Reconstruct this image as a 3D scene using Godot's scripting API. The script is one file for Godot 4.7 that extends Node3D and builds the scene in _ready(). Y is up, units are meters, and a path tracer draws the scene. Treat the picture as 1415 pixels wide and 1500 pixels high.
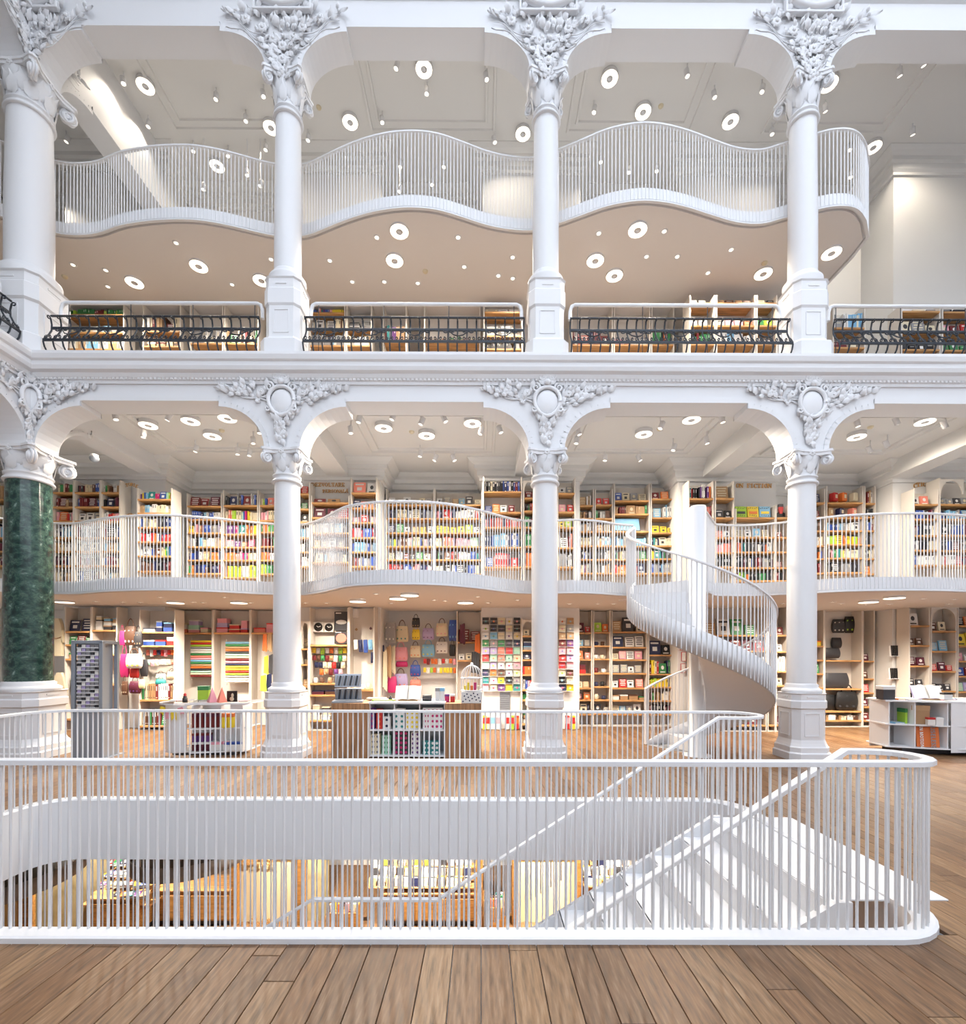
extends Node3D
# Bookshop atrium: two storeys of arcades, wavy mezzanines, a spiral stair and a stair well, seen frontally through a shifted lens.
const F := 720.0      # focal length in pixels of the 1415 x 1500 frame
const CX := 706.5     # vanishing point
const CY := 961.0
const EYE := 1.55
const COLD := 7.6     # depth of the column line
const BAY := 3.98
const L2 := 5.98      # level of the upper floor
const CEIL1 := 5.7
const CEIL2 := 12.25
const MZ1 := 2.6      # underside of the lower mezzanine
const MZ2 := 8.58     # underside of the upper mezzanine
const BASE := -3.3    # basement floor
var cam: Camera3D
var rng := RandomNumberGenerator.new()
var M := {}
var names := {}
var unit_cyl: Mesh
var unit_rod: Mesh

# ---------------------------------------------------------------- mesh builder
class MB:
	var st := SurfaceTool.new()
	func _init(smooth := false):
		st.begin(Mesh.PRIMITIVE_TRIANGLES)
		st.set_smooth_group(0 if smooth else -1)
	func smooth(on: bool):
		st.set_smooth_group(0 if on else -1)
	func tri(a: Vector3, b: Vector3, c: Vector3):
		st.add_vertex(a); st.add_vertex(c); st.add_vertex(b)
	func quad(a: Vector3, b: Vector3, c: Vector3, d: Vector3):
		tri(a, b, c); tri(a, c, d)
	func box(c: Vector3, s: Vector3, basis := Basis()):
		var p := []
		for i in 8:
			p.append(c + basis * Vector3(s.x * (0.5 if i & 1 else -0.5), s.y * (0.5 if i & 2 else -0.5), s.z * (0.5 if i & 4 else -0.5)))
		quad(p[4], p[5], p[7], p[6]); quad(p[1], p[0], p[2], p[3]); quad(p[5], p[1], p[3], p[7])
		quad(p[0], p[4], p[6], p[2]); quad(p[6], p[7], p[3], p[2]); quad(p[0], p[1], p[5], p[4])
	func span(a: Vector3, b: Vector3):
		box((a + b) * 0.5, (b - a).abs())
	# box with chamfered vertical and horizontal edges
	func soft(c: Vector3, s: Vector3, e: float, basis := Basis()):
		var h := s * 0.5
		var rings := [[h.x - e, h.z - e, -h.y], [h.x, h.z, -h.y + e], [h.x, h.z, h.y - e], [h.x - e, h.z - e, h.y]]
		var pts := []
		for r in rings:
			var hx: float = r[0]; var hz: float = r[1]; var k: float = e
			var ring := []
			for q in [[hx, hz - k], [hx - k, hz], [-hx + k, hz], [-hx, hz - k], [-hx, -hz + k], [-hx + k, -hz], [hx - k, -hz], [hx, -hz + k]]:
				ring.append(c + basis * Vector3(q[0], r[2], q[1]))
			pts.append(ring)
		for i in 3:
			for j in 8:
				var k2 := (j + 1) % 8
				quad(pts[i][j], pts[i + 1][j], pts[i + 1][k2], pts[i][k2])
		for j in range(1, 7):
			tri(pts[3][0], pts[3][j + 1], pts[3][j]); tri(pts[0][0], pts[0][j], pts[0][j + 1])
	func lathe(prof: Array, n: int, c := Vector3.ZERO, basis := Basis(), a0 := 0.0, a1 := TAU):
		for i in prof.size() - 1:
			var p: Vector2 = prof[i]; var q: Vector2 = prof[i + 1]
			for j in n:
				var s := a0 + (a1 - a0) * j / n; var t := a0 + (a1 - a0) * (j + 1) / n
				var A := c + basis * Vector3(p.x * cos(s), p.y, p.x * sin(s)); var B := c + basis * Vector3(p.x * cos(t), p.y, p.x * sin(t))
				var C := c + basis * Vector3(q.x * cos(t), q.y, q.x * sin(t)); var D := c + basis * Vector3(q.x * cos(s), q.y, q.x * sin(s))
				if p.x < 1e-5: tri(A, D, C)
				elif q.x < 1e-5: tri(A, D, B)
				else: quad(A, D, C, B)
	# stacked chamfered squares: prof = (half size, y), ch = chamfer as a share of the half size
	func square_lathe(prof: Array, ch: float, c := Vector3.ZERO, basis := Basis()):
		var rings := []
		for p in prof:
			var h: float = p.x; var k: float = p.x * ch; var ring := []
			for q in [[h, h - k], [h - k, h], [-h + k, h], [-h, h - k], [-h, -h + k], [-h + k, -h], [h - k, -h], [h, -h + k]]:
				ring.append(c + basis * Vector3(q[0], p.y, q[1]))
			rings.append(ring)
		for i in rings.size() - 1:
			for j in 8:
				quad(rings[i][j], rings[i + 1][j], rings[i + 1][(j + 1) % 8], rings[i][(j + 1) % 8])
		var n := rings.size() - 1
		for j in range(1, 7):
			tri(rings[n][0], rings[n][j + 1], rings[n][j]); tri(rings[0][0], rings[0][j], rings[0][j + 1])
	func tube(path: Array, r: float, n := 6, taper := 1.0):
		var prev := []
		var ref := Vector3.UP
		for i in path.size():
			var a: Vector3 = path[maxi(i - 1, 0)]; var b: Vector3 = path[mini(i + 1, path.size() - 1)]
			var t := (b - a).normalized()
			if absf(t.dot(ref)) > 0.95: ref = Vector3.RIGHT if absf(t.x) < 0.9 else Vector3.FORWARD
			var u := ref.cross(t).normalized(); var v := t.cross(u)
			ref = v
			var rr := r * lerpf(1.0, taper, float(i) / maxi(path.size() - 1, 1))
			var ring := []
			for j in n:
				ring.append(path[i] + (u * cos(TAU * j / n) + v * sin(TAU * j / n)) * rr)
			if i > 0:
				for j in n: quad(prev[j], ring[j], ring[(j + 1) % n], prev[(j + 1) % n])
			else:
				for j in range(1, n - 1): tri(ring[0], ring[j + 1], ring[j])
			prev = ring
		for j in range(1, n - 1): tri(prev[0], prev[j], prev[j + 1])
	# a section (offset to the right of the path, y) swept along a path of points, with mitred corners
	func sweep(sec: Array, path: Array, closed_sec := true, loop := false):
		var prev := []; var first := []
		var n := path.size()
		for i in n:
			var p: Vector3 = path[i]
			var a: Vector3 = path[(i - 1 + n) % n] if loop or i > 0 else p
			var b: Vector3 = path[(i + 1) % n] if loop or i < n - 1 else p
			var d0 := Vector2(p.x - a.x, p.z - a.z).normalized(); var d1 := Vector2(b.x - p.x, b.z - p.z).normalized()
			if d0.length() < 0.5: d0 = d1
			if d1.length() < 0.5: d1 = d0
			var n0 := Vector2(-d0.y, d0.x); var n1 := Vector2(-d1.y, d1.x)
			var m := (n0 + n1).normalized()
			var k := 1.0 / maxf(0.3, m.dot(n1))
			var ring := []
			for s in sec: ring.append(p + Vector3(m.x * s.x * k, s.y, m.y * s.x * k))
			if i > 0: _join(prev, ring, closed_sec)
			else: first = ring
			prev = ring
		if loop: _join(prev, first, closed_sec)
		elif closed_sec:
			for j in range(1, sec.size() - 1):
				tri(first[0], first[j], first[j + 1]); tri(prev[0], prev[j + 1], prev[j])
	func _join(a: Array, b: Array, closed: bool):
		var m := a.size()
		for j in (m if closed else m - 1):
			quad(a[j], a[(j + 1) % m], b[(j + 1) % m], b[j])
	# a flat outline in x,z pulled from y0 to y1
	func slab(poly: PackedVector2Array, y0: float, y1: float):
		var idx := Geometry2D.triangulate_polygon(poly)
		for i in range(0, idx.size(), 3):
			var a := poly[idx[i]]; var b := poly[idx[i + 1]]; var c := poly[idx[i + 2]]
			tri(Vector3(a.x, y1, a.y), Vector3(b.x, y1, b.y), Vector3(c.x, y1, c.y)); tri(Vector3(a.x, y0, a.y), Vector3(c.x, y0, c.y), Vector3(b.x, y0, b.y))
		for i in poly.size():
			var a := poly[i]; var b := poly[(i + 1) % poly.size()]
			quad(Vector3(a.x, y0, a.y), Vector3(a.x, y1, a.y), Vector3(b.x, y1, b.y), Vector3(b.x, y0, b.y))
	# an outline in x,y pulled from z0 to z1, placed by a transform
	func plate(poly: PackedVector2Array, z0: float, z1: float, xf := Transform3D()):
		var idx := Geometry2D.triangulate_polygon(poly)
		for i in range(0, idx.size(), 3):
			var a := poly[idx[i]]; var b := poly[idx[i + 1]]; var c := poly[idx[i + 2]]
			tri(xf * Vector3(a.x, a.y, z1), xf * Vector3(b.x, b.y, z1), xf * Vector3(c.x, c.y, z1)); tri(xf * Vector3(a.x, a.y, z0), xf * Vector3(c.x, c.y, z0), xf * Vector3(b.x, b.y, z0))
		for i in poly.size():
			var a := poly[i]; var b := poly[(i + 1) % poly.size()]
			quad(xf * Vector3(a.x, a.y, z0), xf * Vector3(b.x, b.y, z0), xf * Vector3(b.x, b.y, z1), xf * Vector3(a.x, a.y, z1))
	# a pointed leaf along +y that swells towards +z
	func leaf(xf: Transform3D, l: float, w: float, bulge: float, curl: float):
		var rows := []
		for i in 6:
			var t := i / 5.0
			var hw := w * 0.5 * sin(PI * pow(t, 0.75)) * (1.0 + 0.22 * sin(t * 14.0)) + 0.002
			var y := l * t; var z := bulge * sin(PI * minf(t * 1.15, 1.0)) + curl * t * t * t
			rows.append([xf * Vector3(-hw, y, z - bulge * 0.7), xf * Vector3(0, y, z), xf * Vector3(hw, y, z - bulge * 0.7)])
		for i in 5:
			for j in 2: quad(rows[i][j], rows[i][j + 1], rows[i + 1][j + 1], rows[i + 1][j])
	func ball(c: Vector3, r: Vector3, n := 8, m := 5):
		for i in m:
			for j in n:
				var q := []
				for k in [[i, j], [i + 1, j], [i + 1, j + 1], [i, j + 1]]:
					var a: float = PI * k[0] / m; var b: float = TAU * k[1] / n
					q.append(c + Vector3(r.x * sin(a) * cos(b), r.y * cos(a), r.z * sin(a) * sin(b)))
				if i == 0: tri(q[0], q[2], q[1])
				elif i == m - 1: tri(q[0], q[3], q[1])
				else: quad(q[0], q[3], q[2], q[1])
	func done() -> ArrayMesh:
		st.index()
		st.generate_normals()
		return st.commit()

# ---------------------------------------------------------------- nodes
func numbered(called: String) -> String:
	var n: int = names.get(called, 0)
	names[called] = n + 1
	return called if n == 0 else "%s_%03d" % [called, n]

func tag(o: Node, label: String, category: String, group := "", kind := ""):
	if label: o.set_meta("label", label)
	if category: o.set_meta("category", category)
	if group: o.set_meta("group", group)
	if kind: o.set_meta("kind", kind)

func thing(called: String, label: String, category: String, at := Vector3.ZERO, turn := 0.0, group := "") -> Node3D:
	var o := Node3D.new()
	o.name = numbered(called)
	add_child(o)
	o.position = at
	o.rotation.y = turn
	tag(o, label, category, group)
	return o

func obj(called: String, m: Mesh, mat: Material, parent: Node = null, at := Vector3.ZERO, basis := Basis()) -> MeshInstance3D:
	var o := MeshInstance3D.new()
	o.mesh = m
	o.material_override = mat
	o.transform = Transform3D(basis, at)
	if parent == null:
		o.name = numbered(called)
		add_child(o)
	else:
		o.name = called
		parent.add_child(o, true)
	return o

func single(called: String, m: Mesh, mat: Material, label: String, category: String, at := Vector3.ZERO, basis := Basis(), group := "") -> MeshInstance3D:
	var o := obj(called, m, mat, null, at, basis)
	tag(o, label, category, group)
	return o

func struct(called: String, m: Mesh, mat: Material, parent: Node = null) -> MeshInstance3D:
	var o := obj(called, m, mat, parent)
	if parent == null: o.set_meta("kind", "structure")
	return o

func copy(o: Node3D, at: Vector3, turn: float, label: String, group := "") -> Node3D:
	var c: Node3D = o.duplicate()
	c.name = numbered(String(o.name).rstrip("0123456789").rstrip("_"))
	add_child(c)
	c.position = at
	c.rotation.y = turn
	c.set_meta("label", label)
	if group: c.set_meta("group", group)
	return c

# ---------------------------------------------------------------- from photo pixels to places
func ray(px: float, py: float) -> Vector3:
	return cam.basis * Vector3((px - CX) / F, (CY - py) / F, -1.0)

func P(px: float, py: float, d: float) -> Vector3:       # at depth d
	var r := ray(px, py)
	return cam.position + r * (d / -r.z)

func PH(px: float, py: float, h: float) -> Vector3:      # on the level h
	var r := ray(px, py)
	return cam.position + r * ((h - EYE) / r.y)

func bay_of(x: float) -> String:
	if x < -7.0: return "beyond the corner column"
	if x < -3.0: return "in the bay beside the corner column"
	if x < 0.98: return "in the second bay from the corner column"
	if x < 4.96: return "in the bay behind the spiral stair"
	return "in the bay past the spiral stair"

# ---------------------------------------------------------------- materials
func mat(col: Color, rough := 0.6, metal := 0.0) -> StandardMaterial3D:
	var m := StandardMaterial3D.new()
	m.albedo_color = col
	m.roughness = rough
	m.metallic = metal
	return m

func noise_tex(seed_: int, freq: float, ramp: Array, size := 512, octaves := 4, warp := 0.0) -> NoiseTexture2D:
	var n := FastNoiseLite.new()
	n.seed = seed_
	n.noise_type = FastNoiseLite.TYPE_SIMPLEX_SMOOTH
	n.frequency = freq
	n.fractal_octaves = octaves
	if warp > 0.0:
		n.domain_warp_enabled = true
		n.domain_warp_amplitude = warp
		n.domain_warp_frequency = freq * 1.5
	var t := NoiseTexture2D.new()
	t.width = size
	t.height = size
	t.seamless = true
	t.noise = n
	var g := Gradient.new()
	g.offsets = PackedFloat32Array(ramp.map(func(r): return r[0]))
	g.colors = PackedColorArray(ramp.map(func(r): return r[1]))
	t.color_ramp = g
	return t

func glow(col: Color, energy: float) -> StandardMaterial3D:
	var m := mat(Color(0.95, 0.95, 0.95), 0.5)
	m.emission_enabled = true
	m.emission = col
	m.emission_energy_multiplier = energy
	return m

func wood(seed_: int, tone: Color, along: Vector3, rough := 0.5) -> StandardMaterial3D:
	var m := mat(Color.WHITE, rough)
	m.albedo_texture = noise_tex(seed_, 0.012, [[0.0, tone.darkened(0.34)], [0.35, tone.darkened(0.1)], [0.6, tone], [1.0, tone.lightened(0.16)]], 512, 5, 18.0)
	m.uv1_triplanar = true
	m.uv1_scale = along
	m.uv1_offset = Vector3(seed_ * 0.37, seed_ * 0.21, seed_ * 0.13)
	return m

func make_materials():
	M.white = mat(Color(0.925, 0.925, 0.93), 0.55)
	M.plaster = mat(Color(0.92, 0.915, 0.905), 0.75)
	M.metal = mat(Color(0.93, 0.93, 0.935), 0.32)
	M.shelf_white = mat(Color(0.86, 0.83, 0.79), 0.6)
	M.oak = wood(3, Color(0.78, 0.58, 0.36), Vector3(0.25, 2.5, 2.5))
	M.cabinet = wood(5, Color(0.66, 0.47, 0.24), Vector3(0.4, 3.0, 3.0))
	M.panel_wood = wood(8, Color(0.66, 0.49, 0.34), Vector3(3.0, 0.25, 3.0))
	M.iron = mat(Color(0.2, 0.22, 0.25), 0.42, 0.3)
	M.marble = mat(Color.WHITE, 0.14)
	M.marble.albedo_texture = noise_tex(21, 0.009, [[0.0, Color(0.07, 0.12, 0.12)], [0.36, Color(0.13, 0.22, 0.21)], [0.5, Color(0.2, 0.31, 0.28)], [0.58, Color(0.31, 0.42, 0.36)], [0.64, Color(0.16, 0.25, 0.24)], [0.8, Color(0.3, 0.42, 0.38)], [1.0, Color(0.66, 0.74, 0.7)]], 1024, 6, 55.0)
	M.marble.uv1_triplanar = true
	M.marble.uv1_scale = Vector3(0.8, 0.8, 0.8)
	M.gray = mat(Color(0.62, 0.65, 0.69), 0.35, 0.5)
	M.dark = mat(Color(0.09, 0.09, 0.1), 0.5)
	M.paper = mat(Color(0.93, 0.91, 0.86), 0.8)
	M.cream = mat(Color(0.93, 0.86, 0.7), 0.7)
	M.concrete = mat(Color.WHITE, 0.8)
	M.concrete.albedo_texture = noise_tex(31, 0.01, [[0.0, Color(0.6, 0.55, 0.4)], [0.5, Color(0.7, 0.64, 0.48)], [1.0, Color(0.76, 0.7, 0.55)]], 256)
	M.concrete.uv1_triplanar = true
	M.letter = mat(Color(0.72, 0.55, 0.34), 0.7)
	M.taupe = mat(Color(0.9, 0.88, 0.865), 0.7)
	M.warm = glow(Color(1.0, 0.94, 0.85), 14.0)
	for i in 6:
		var tone: Color = [Color(0.49, 0.36, 0.245), Color(0.53, 0.4, 0.275), Color(0.43, 0.31, 0.205), Color(0.51, 0.385, 0.265), Color(0.56, 0.43, 0.3), Color(0.47, 0.335, 0.215)][i]
		M["plank%d" % i] = wood(40 + i, tone, Vector3(6.0, 6.0, 0.6), 0.38)

# colour names used in labels -> colour
const INK := {
	"white": Color(0.9, 0.89, 0.87), "cream": Color(0.88, 0.82, 0.68), "grey": Color(0.55, 0.55, 0.56), "black": Color(0.08, 0.08, 0.09), "charcoal": Color(0.2, 0.2, 0.22),
	"dark red": Color(0.45, 0.09, 0.1), "red": Color(0.8, 0.14, 0.13), "orange": Color(0.9, 0.42, 0.12), "yellow": Color(0.93, 0.8, 0.1), "lime": Color(0.6, 0.78, 0.14),
	"green": Color(0.15, 0.5, 0.25), "teal": Color(0.1, 0.5, 0.5), "sky blue": Color(0.45, 0.7, 0.86), "blue": Color(0.16, 0.3, 0.65), "navy": Color(0.1, 0.13, 0.3),
	"purple": Color(0.4, 0.2, 0.5), "pink": Color(0.92, 0.6, 0.66), "magenta": Color(0.8, 0.12, 0.42), "brown": Color(0.36, 0.22, 0.14), "tan": Color(0.72, 0.56, 0.38),
	"mint": Color(0.6, 0.82, 0.72), "maroon": Color(0.36, 0.08, 0.18), "kraft": Color(0.66, 0.5, 0.33), "salmon": Color(0.92, 0.5, 0.42), "lavender": Color(0.68, 0.62, 0.82),
}
func tone(n: String) -> Color:      # printed covers are a little muted
	var c: Color = INK[n]
	var g := c.get_luminance()
	return c.lerp(Color(g, g, g), 0.16)
func ink(n: String) -> StandardMaterial3D:
	var key := "ink " + n
	if not M.has(key): M[key] = mat(tone(n), 0.5)
	return M[key]

const PAL := {
	"m": ["white", "cream", "grey", "black", "charcoal", "dark red", "red", "orange", "yellow", "green", "teal", "blue", "navy", "purple", "pink", "brown", "tan", "white", "navy", "cream"],
	"d": ["black", "charcoal", "navy", "dark red", "brown", "grey", "blue", "white", "maroon", "black", "cream"],
	"w": ["white", "cream", "white", "grey", "white", "sky blue", "tan", "cream", "charcoal"],
	"c": ["pink", "teal", "yellow", "orange", "lime", "sky blue", "magenta", "mint", "purple", "salmon", "blue", "cream"],
	"r": ["red", "dark red", "white", "pink", "salmon", "orange", "blue", "white", "red", "navy"],
	"y": ["yellow", "yellow", "lime", "yellow", "white", "orange"],
	"o": ["cream", "tan", "kraft", "white", "brown", "green", "dark red"],
	"b": ["sky blue", "blue", "navy", "white", "sky blue", "grey"],
	"g": ["lime", "green", "orange", "dark red", "green", "black"],
	"k": ["black", "charcoal", "black", "grey", "charcoal"],
	"p": ["pink", "white", "salmon", "cream", "lavender", "pink", "red", "mint"],
	"e": ["dark red", "maroon", "red", "dark red"],
}

# ---------------------------------------------------------------- camera and light
func make_view():
	cam = Camera3D.new()
	cam.name = "camera"
	cam.projection = Camera3D.PROJECTION_FRUSTUM
	cam.near = 0.1
	cam.far = 200.0
	cam.size = 0.1 * 1500.0 / F
	cam.frustum_offset = Vector2(0.1 * (707.5 - CX) / F, 0.1 * (CY - 750.0) / F)
	cam.position = Vector3(0, EYE, 0)
	cam.basis = Basis.from_euler(Vector3(0, deg_to_rad(-0.14), deg_to_rad(0.16)))
	add_child(cam)
	var e := Environment.new()
	e.background_mode = Environment.BG_SKY
	var s := ProceduralSkyMaterial.new()
	s.sky_top_color = Color(0.9, 0.94, 1.0)
	s.sky_horizon_color = Color(0.94, 0.965, 1.0)
	s.ground_bottom_color = Color(0.5, 0.5, 0.5)
	s.ground_horizon_color = Color(0.7, 0.7, 0.7)
	s.sky_energy_multiplier = SKY
	e.sky = Sky.new()
	e.sky.sky_material = s
	e.tonemap_mode = Environment.TONE_MAPPER_LINEAR
	e.tonemap_exposure = EXPOSURE
	e.sdfgi_enabled = true
	e.ssao_enabled = true
	e.ssil_enabled = true
	var w := WorldEnvironment.new()
	w.name = "environment"
	w.environment = e
	add_child(w)
const SKY := 3.55
const EXPOSURE := 0.19
const LAMP := 1.0

# ---------------------------------------------------------------- ground floor, stair well
const HX0 := -4.55
const HX1 := 2.62
const HD0 := 2.74
const HD1 := 5.2
func rounded_loop(x0: float, x1: float, d0: float, d1: float, r: float, n := 8) -> Array:
	var out := []
	for c in [[x1 - r, d0 + r, -90.0], [x1 - r, d1 - r, 0.0], [x0 + r, d1 - r, 90.0], [x0 + r, d0 + r, 180.0]]:
		for i in n + 1:
			var a := deg_to_rad(c[2] + 90.0 * i / n)
			out.append(Vector3(c[0] + r * cos(a), 0, -(c[1] + r * sin(a))))
	return out

func make_floor():
	var f := Node3D.new()
	f.name = "floor"
	add_child(f)
	f.set_meta("kind", "structure")
	var b := MB.new()
	b.span(Vector3(-11, -0.58, 8), Vector3(13.2, -0.022, -HD0)); b.span(Vector3(-11, -0.58, -HD1), Vector3(13.2, -0.022, -11.6))
	b.span(Vector3(-11, -0.58, -HD0), Vector3(HX0, -0.022, -HD1)); b.span(Vector3(HX1, -0.58, -HD0), Vector3(13.2, -0.022, -HD1))
	obj("slab", b.done(), M.white, f)
	# boards run away from the camera
	rng.seed = 5
	var near := []; var strips := []; var w := 0.148
	for i in range(-62, 80):
		var x0 := i * w + 0.004
		if x0 < -9.2 or x0 > 11.5: continue
		var d := 0.4 - rng.randf() * 1.6
		while d < 11.0:
			var l := rng.randf_range(1.3, 2.2)
			var segs := [[d, minf(d + l, 11.0)]]
			if x0 + w > HX0 - 0.02 and x0 < HX1 + 0.02:
				segs = []
				if d < HD0: segs.append([d, minf(d + l, HD0)])
				if d + l > HD1: segs.append([maxf(d, HD1), minf(d + l, 11.0)])
				for e in [[x0, minf(x0 + w, HX0)], [maxf(x0, HX1), x0 + w]]:      # strips beside the well
					var q0 := maxf(d, HD0); var q1 := minf(d + l, HD1)
					if e[1] - e[0] > 0.01 and e[1] - e[0] < w - 0.001 and q1 - q0 > 0.05: strips.append([e[0], e[1], q0, q1, rng.randi() % 6])
			for s in segs:
				if s[1] - s[0] > 0.05: near.append([x0, s[0], s[1], rng.randi() % 6])
			d += l
	# those that show largest come first
	var score := func(p): 
		var dm: float = maxf(p[2] - 0.3, 1.9)
		var seen: bool = absf(p[0] + 0.07) / maxf(p[2], 2.05) < 1.0 and p[2] > 2.0
		return (0.0 if not seen else 1.0) * (p[2] - maxf(p[1], 2.0)) / (dm * dm)
	near.sort_custom(func(a, c): return score.call(a) > score.call(c))
	var rest := []
	for i in 6: rest.append(MB.new())
	for i in near.size():
		var p: Array = near[i]
		var c := Vector3(p[0] + w * 0.5, -0.011, -(p[1] + p[2]) * 0.5); var s := Vector3(w - 0.004, 0.022, p[2] - p[1] - 0.004)
		if i < 300:
			var m := MB.new()
			m.soft(Vector3.ZERO, s, 0.0018)
			obj("plank", m.done(), M["plank%d" % p[3]], f, c)
		else:
			rest[p[3]].box(c, s)
	for p in strips: rest[p[4]].box(Vector3((p[0] + p[1]) * 0.5, -0.011, -(p[2] + p[3]) * 0.5), Vector3(p[1] - p[0] - 0.003, 0.022, p[3] - p[2] - 0.004))
	var all := ArrayMesh.new()
	for i in 6:
		rest[i].st.generate_normals()
		rest[i].st.commit(all)
		all.surface_set_material(all.get_surface_count() - 1, M["plank%d" % i])
	var r := MeshInstance3D.new()
	r.mesh = all
	r.name = "far_planks"
	r.set_meta("kind", "stuff")
	f.add_child(r)
	# white edging round the stair well
	var t := MB.new()
	var loop := rounded_loop(HX0, HX1, HD0, HD1, 0.34)
	t.sweep([Vector2(-0.02, -0.6), Vector2(-0.02, 0.02), Vector2(-0.005, 0.035), Vector2(0.085, 0.035), Vector2(0.1, 0.028), Vector2(0.1, -0.03), Vector2(0.02, -0.03), Vector2(0.02, -0.6)], loop, true, true)
	struct("trim_1", t.done(), M.metal)
	# basement shell
	var g := MB.new()
	g.span(Vector3(-11, BASE - 0.2, 8), Vector3(13.2, BASE, -12.4))
	struct("floor_basement", g.done(), M.plank1)
	var k := MB.new()
	k.span(Vector3(-11, BASE, -12.1), Vector3(13.2, -0.58, -12.4))
	struct("wall_basement", k.done(), M.concrete)

const ST_X := 2.2        # top riser
const RUN := 0.29
const RISE := 0.175
const SD0 := 3.08
const SD1 := 4.72
func make_stairs():
	var s := thing("staircase", "white steel staircase descending from the oak floor into the basement", "stairs", Vector3(ST_X, 0, -(SD0 + SD1) * 0.5))
	var o := -s.position
	var p := MB.new()
	p.soft(Vector3((ST_X + 2.98) * 0.5, 0.002, -(SD0 + SD1) * 0.5 - 0.02) + o, Vector3(2.98 - ST_X, 0.012, SD1 - SD0 - 0.04), 0.002)
	obj("top_plate", p.done(), M.metal, s)
	var tread := MB.new()
	tread.soft(Vector3.ZERO, Vector3(RUN + 0.02, 0.04, SD1 - SD0 - 0.04), 0.006)
	var tm := tread.done()
	var riser := MB.new()
	riser.box(Vector3.ZERO, Vector3(0.012, RISE, SD1 - SD0 - 0.04))
	var rm := riser.done()
	var x := ST_X; var y := 0.0
	for i in 10:
		y -= RISE
		obj("riser", rm, M.metal, s, Vector3(x, y + RISE * 0.5, -(SD0 + SD1) * 0.5) + o)
		if i < 9:
			obj("tread", tm, M.metal, s, Vector3(x - RUN * 0.5, y - 0.02, -(SD0 + SD1) * 0.5) + o)
			x -= RUN
	var lx := x - 1.2
	var l := MB.new()
	l.soft(Vector3((x + lx) * 0.5, y - 0.02, -(SD0 + SD1) * 0.5) + o, Vector3(x - lx, 0.04, SD1 - SD0 - 0.04), 0.006)
	obj("landing", l.done(), M.metal, s)
	x = lx
	for i in 9:
		y -= RISE
		obj("riser", rm, M.metal, s, Vector3(x, y + RISE * 0.5, -(SD0 + SD1) * 0.5) + o)
		if y > BASE + 0.1:
			obj("tread", tm, M.metal, s, Vector3(x - RUN * 0.5, y - 0.02, -(SD0 + SD1) * 0.5) + o)
		x -= RUN
	var prof := [Vector3(ST_X + 0.12, 0.02, 0), Vector3(ST_X + 0.02, 0.02, 0), Vector3(ST_X - RUN * 9.0, -RISE * 9.0 - 0.06, 0), Vector3(lx, -RISE * 10.0 + 0.1, 0), Vector3(x, BASE + 0.1, 0)]
	for d in [SD0, SD1]:
		var st := MB.new()
		for i in prof.size() - 1:
			var a: Vector3 = prof[i] + o; var c: Vector3 = prof[i + 1] + o
			a.z = -d - s.position.z; c.z = a.z
			var t := Vector3(0, 0, 0.025); var h := Vector3(0, 0.34, 0)
			st.quad(a - t, c - t, c - h - t, a - h - t); st.quad(a + t, a - h + t, c - h + t, c + t)
			st.quad(a - t, a + t, c + t, c - t); st.quad(a - h - t, c - h - t, c - h + t, a - h + t)
		obj("stringer", st.done(), M.metal, s)

# a railing: flat hand rail along a path, one rod every 54 mm down to the level that foot() gives
func railing(o: Node3D, path: Array, foot: Callable, rail_w := 0.06, rail_h := 0.024, step := 0.054, rod_r := 0.0095):
	var local := path.map(func(v): return v - o.position)
	var m := MB.new()
	var h := rail_w * 0.5
	m.sweep([Vector2(-h, 0.0), Vector2(-h, -rail_h), Vector2(h, -rail_h), Vector2(h, 0.0), Vector2(h - 0.006, 0.004), Vector2(-h + 0.006, 0.004)], local)
	obj("handrail", m.done(), M.metal, o)
	var left := step * 0.5
	for i in path.size() - 1:
		var a: Vector3 = path[i]; var b: Vector3 = path[i + 1]
		var l := Vector2(b.x - a.x, b.z - a.z).length()
		while left < l:
			var p := a.lerp(b, left / l)
			var y0: float = foot.call(p)
			if p.y - y0 > 0.05:
				obj("rod", unit_rod, M.metal, o, Vector3(p.x, y0, p.z) - o.position, Basis().scaled(Vector3(rod_r, p.y - y0 - 0.01, rod_r)))
			left += step
		left -= l

func arc(cx: float, cd: float, r: float, a0: float, a1: float, y: float, n := 8) -> Array:
	var out := []
	for i in n + 1:
		var a := deg_to_rad(lerpf(a0, a1, float(i) / n))
		out.append(Vector3(cx + r * cos(a), y, -(cd + r * sin(a))))
	return out

func stair_foot(p: Vector3) -> float:
	if p.x > ST_X: return 0.03
	var e := ST_X - RUN * 9.0
	if p.x > e: return 0.02 - (ST_X - p.x) * (RISE * 9.0 + 0.08) / (RUN * 9.0)
	if p.x > e - 1.2: return -RISE * 10.0
	return maxf(-RISE * 10.0 - (e - 1.2 - p.x) * RISE / RUN, BASE)

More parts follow.
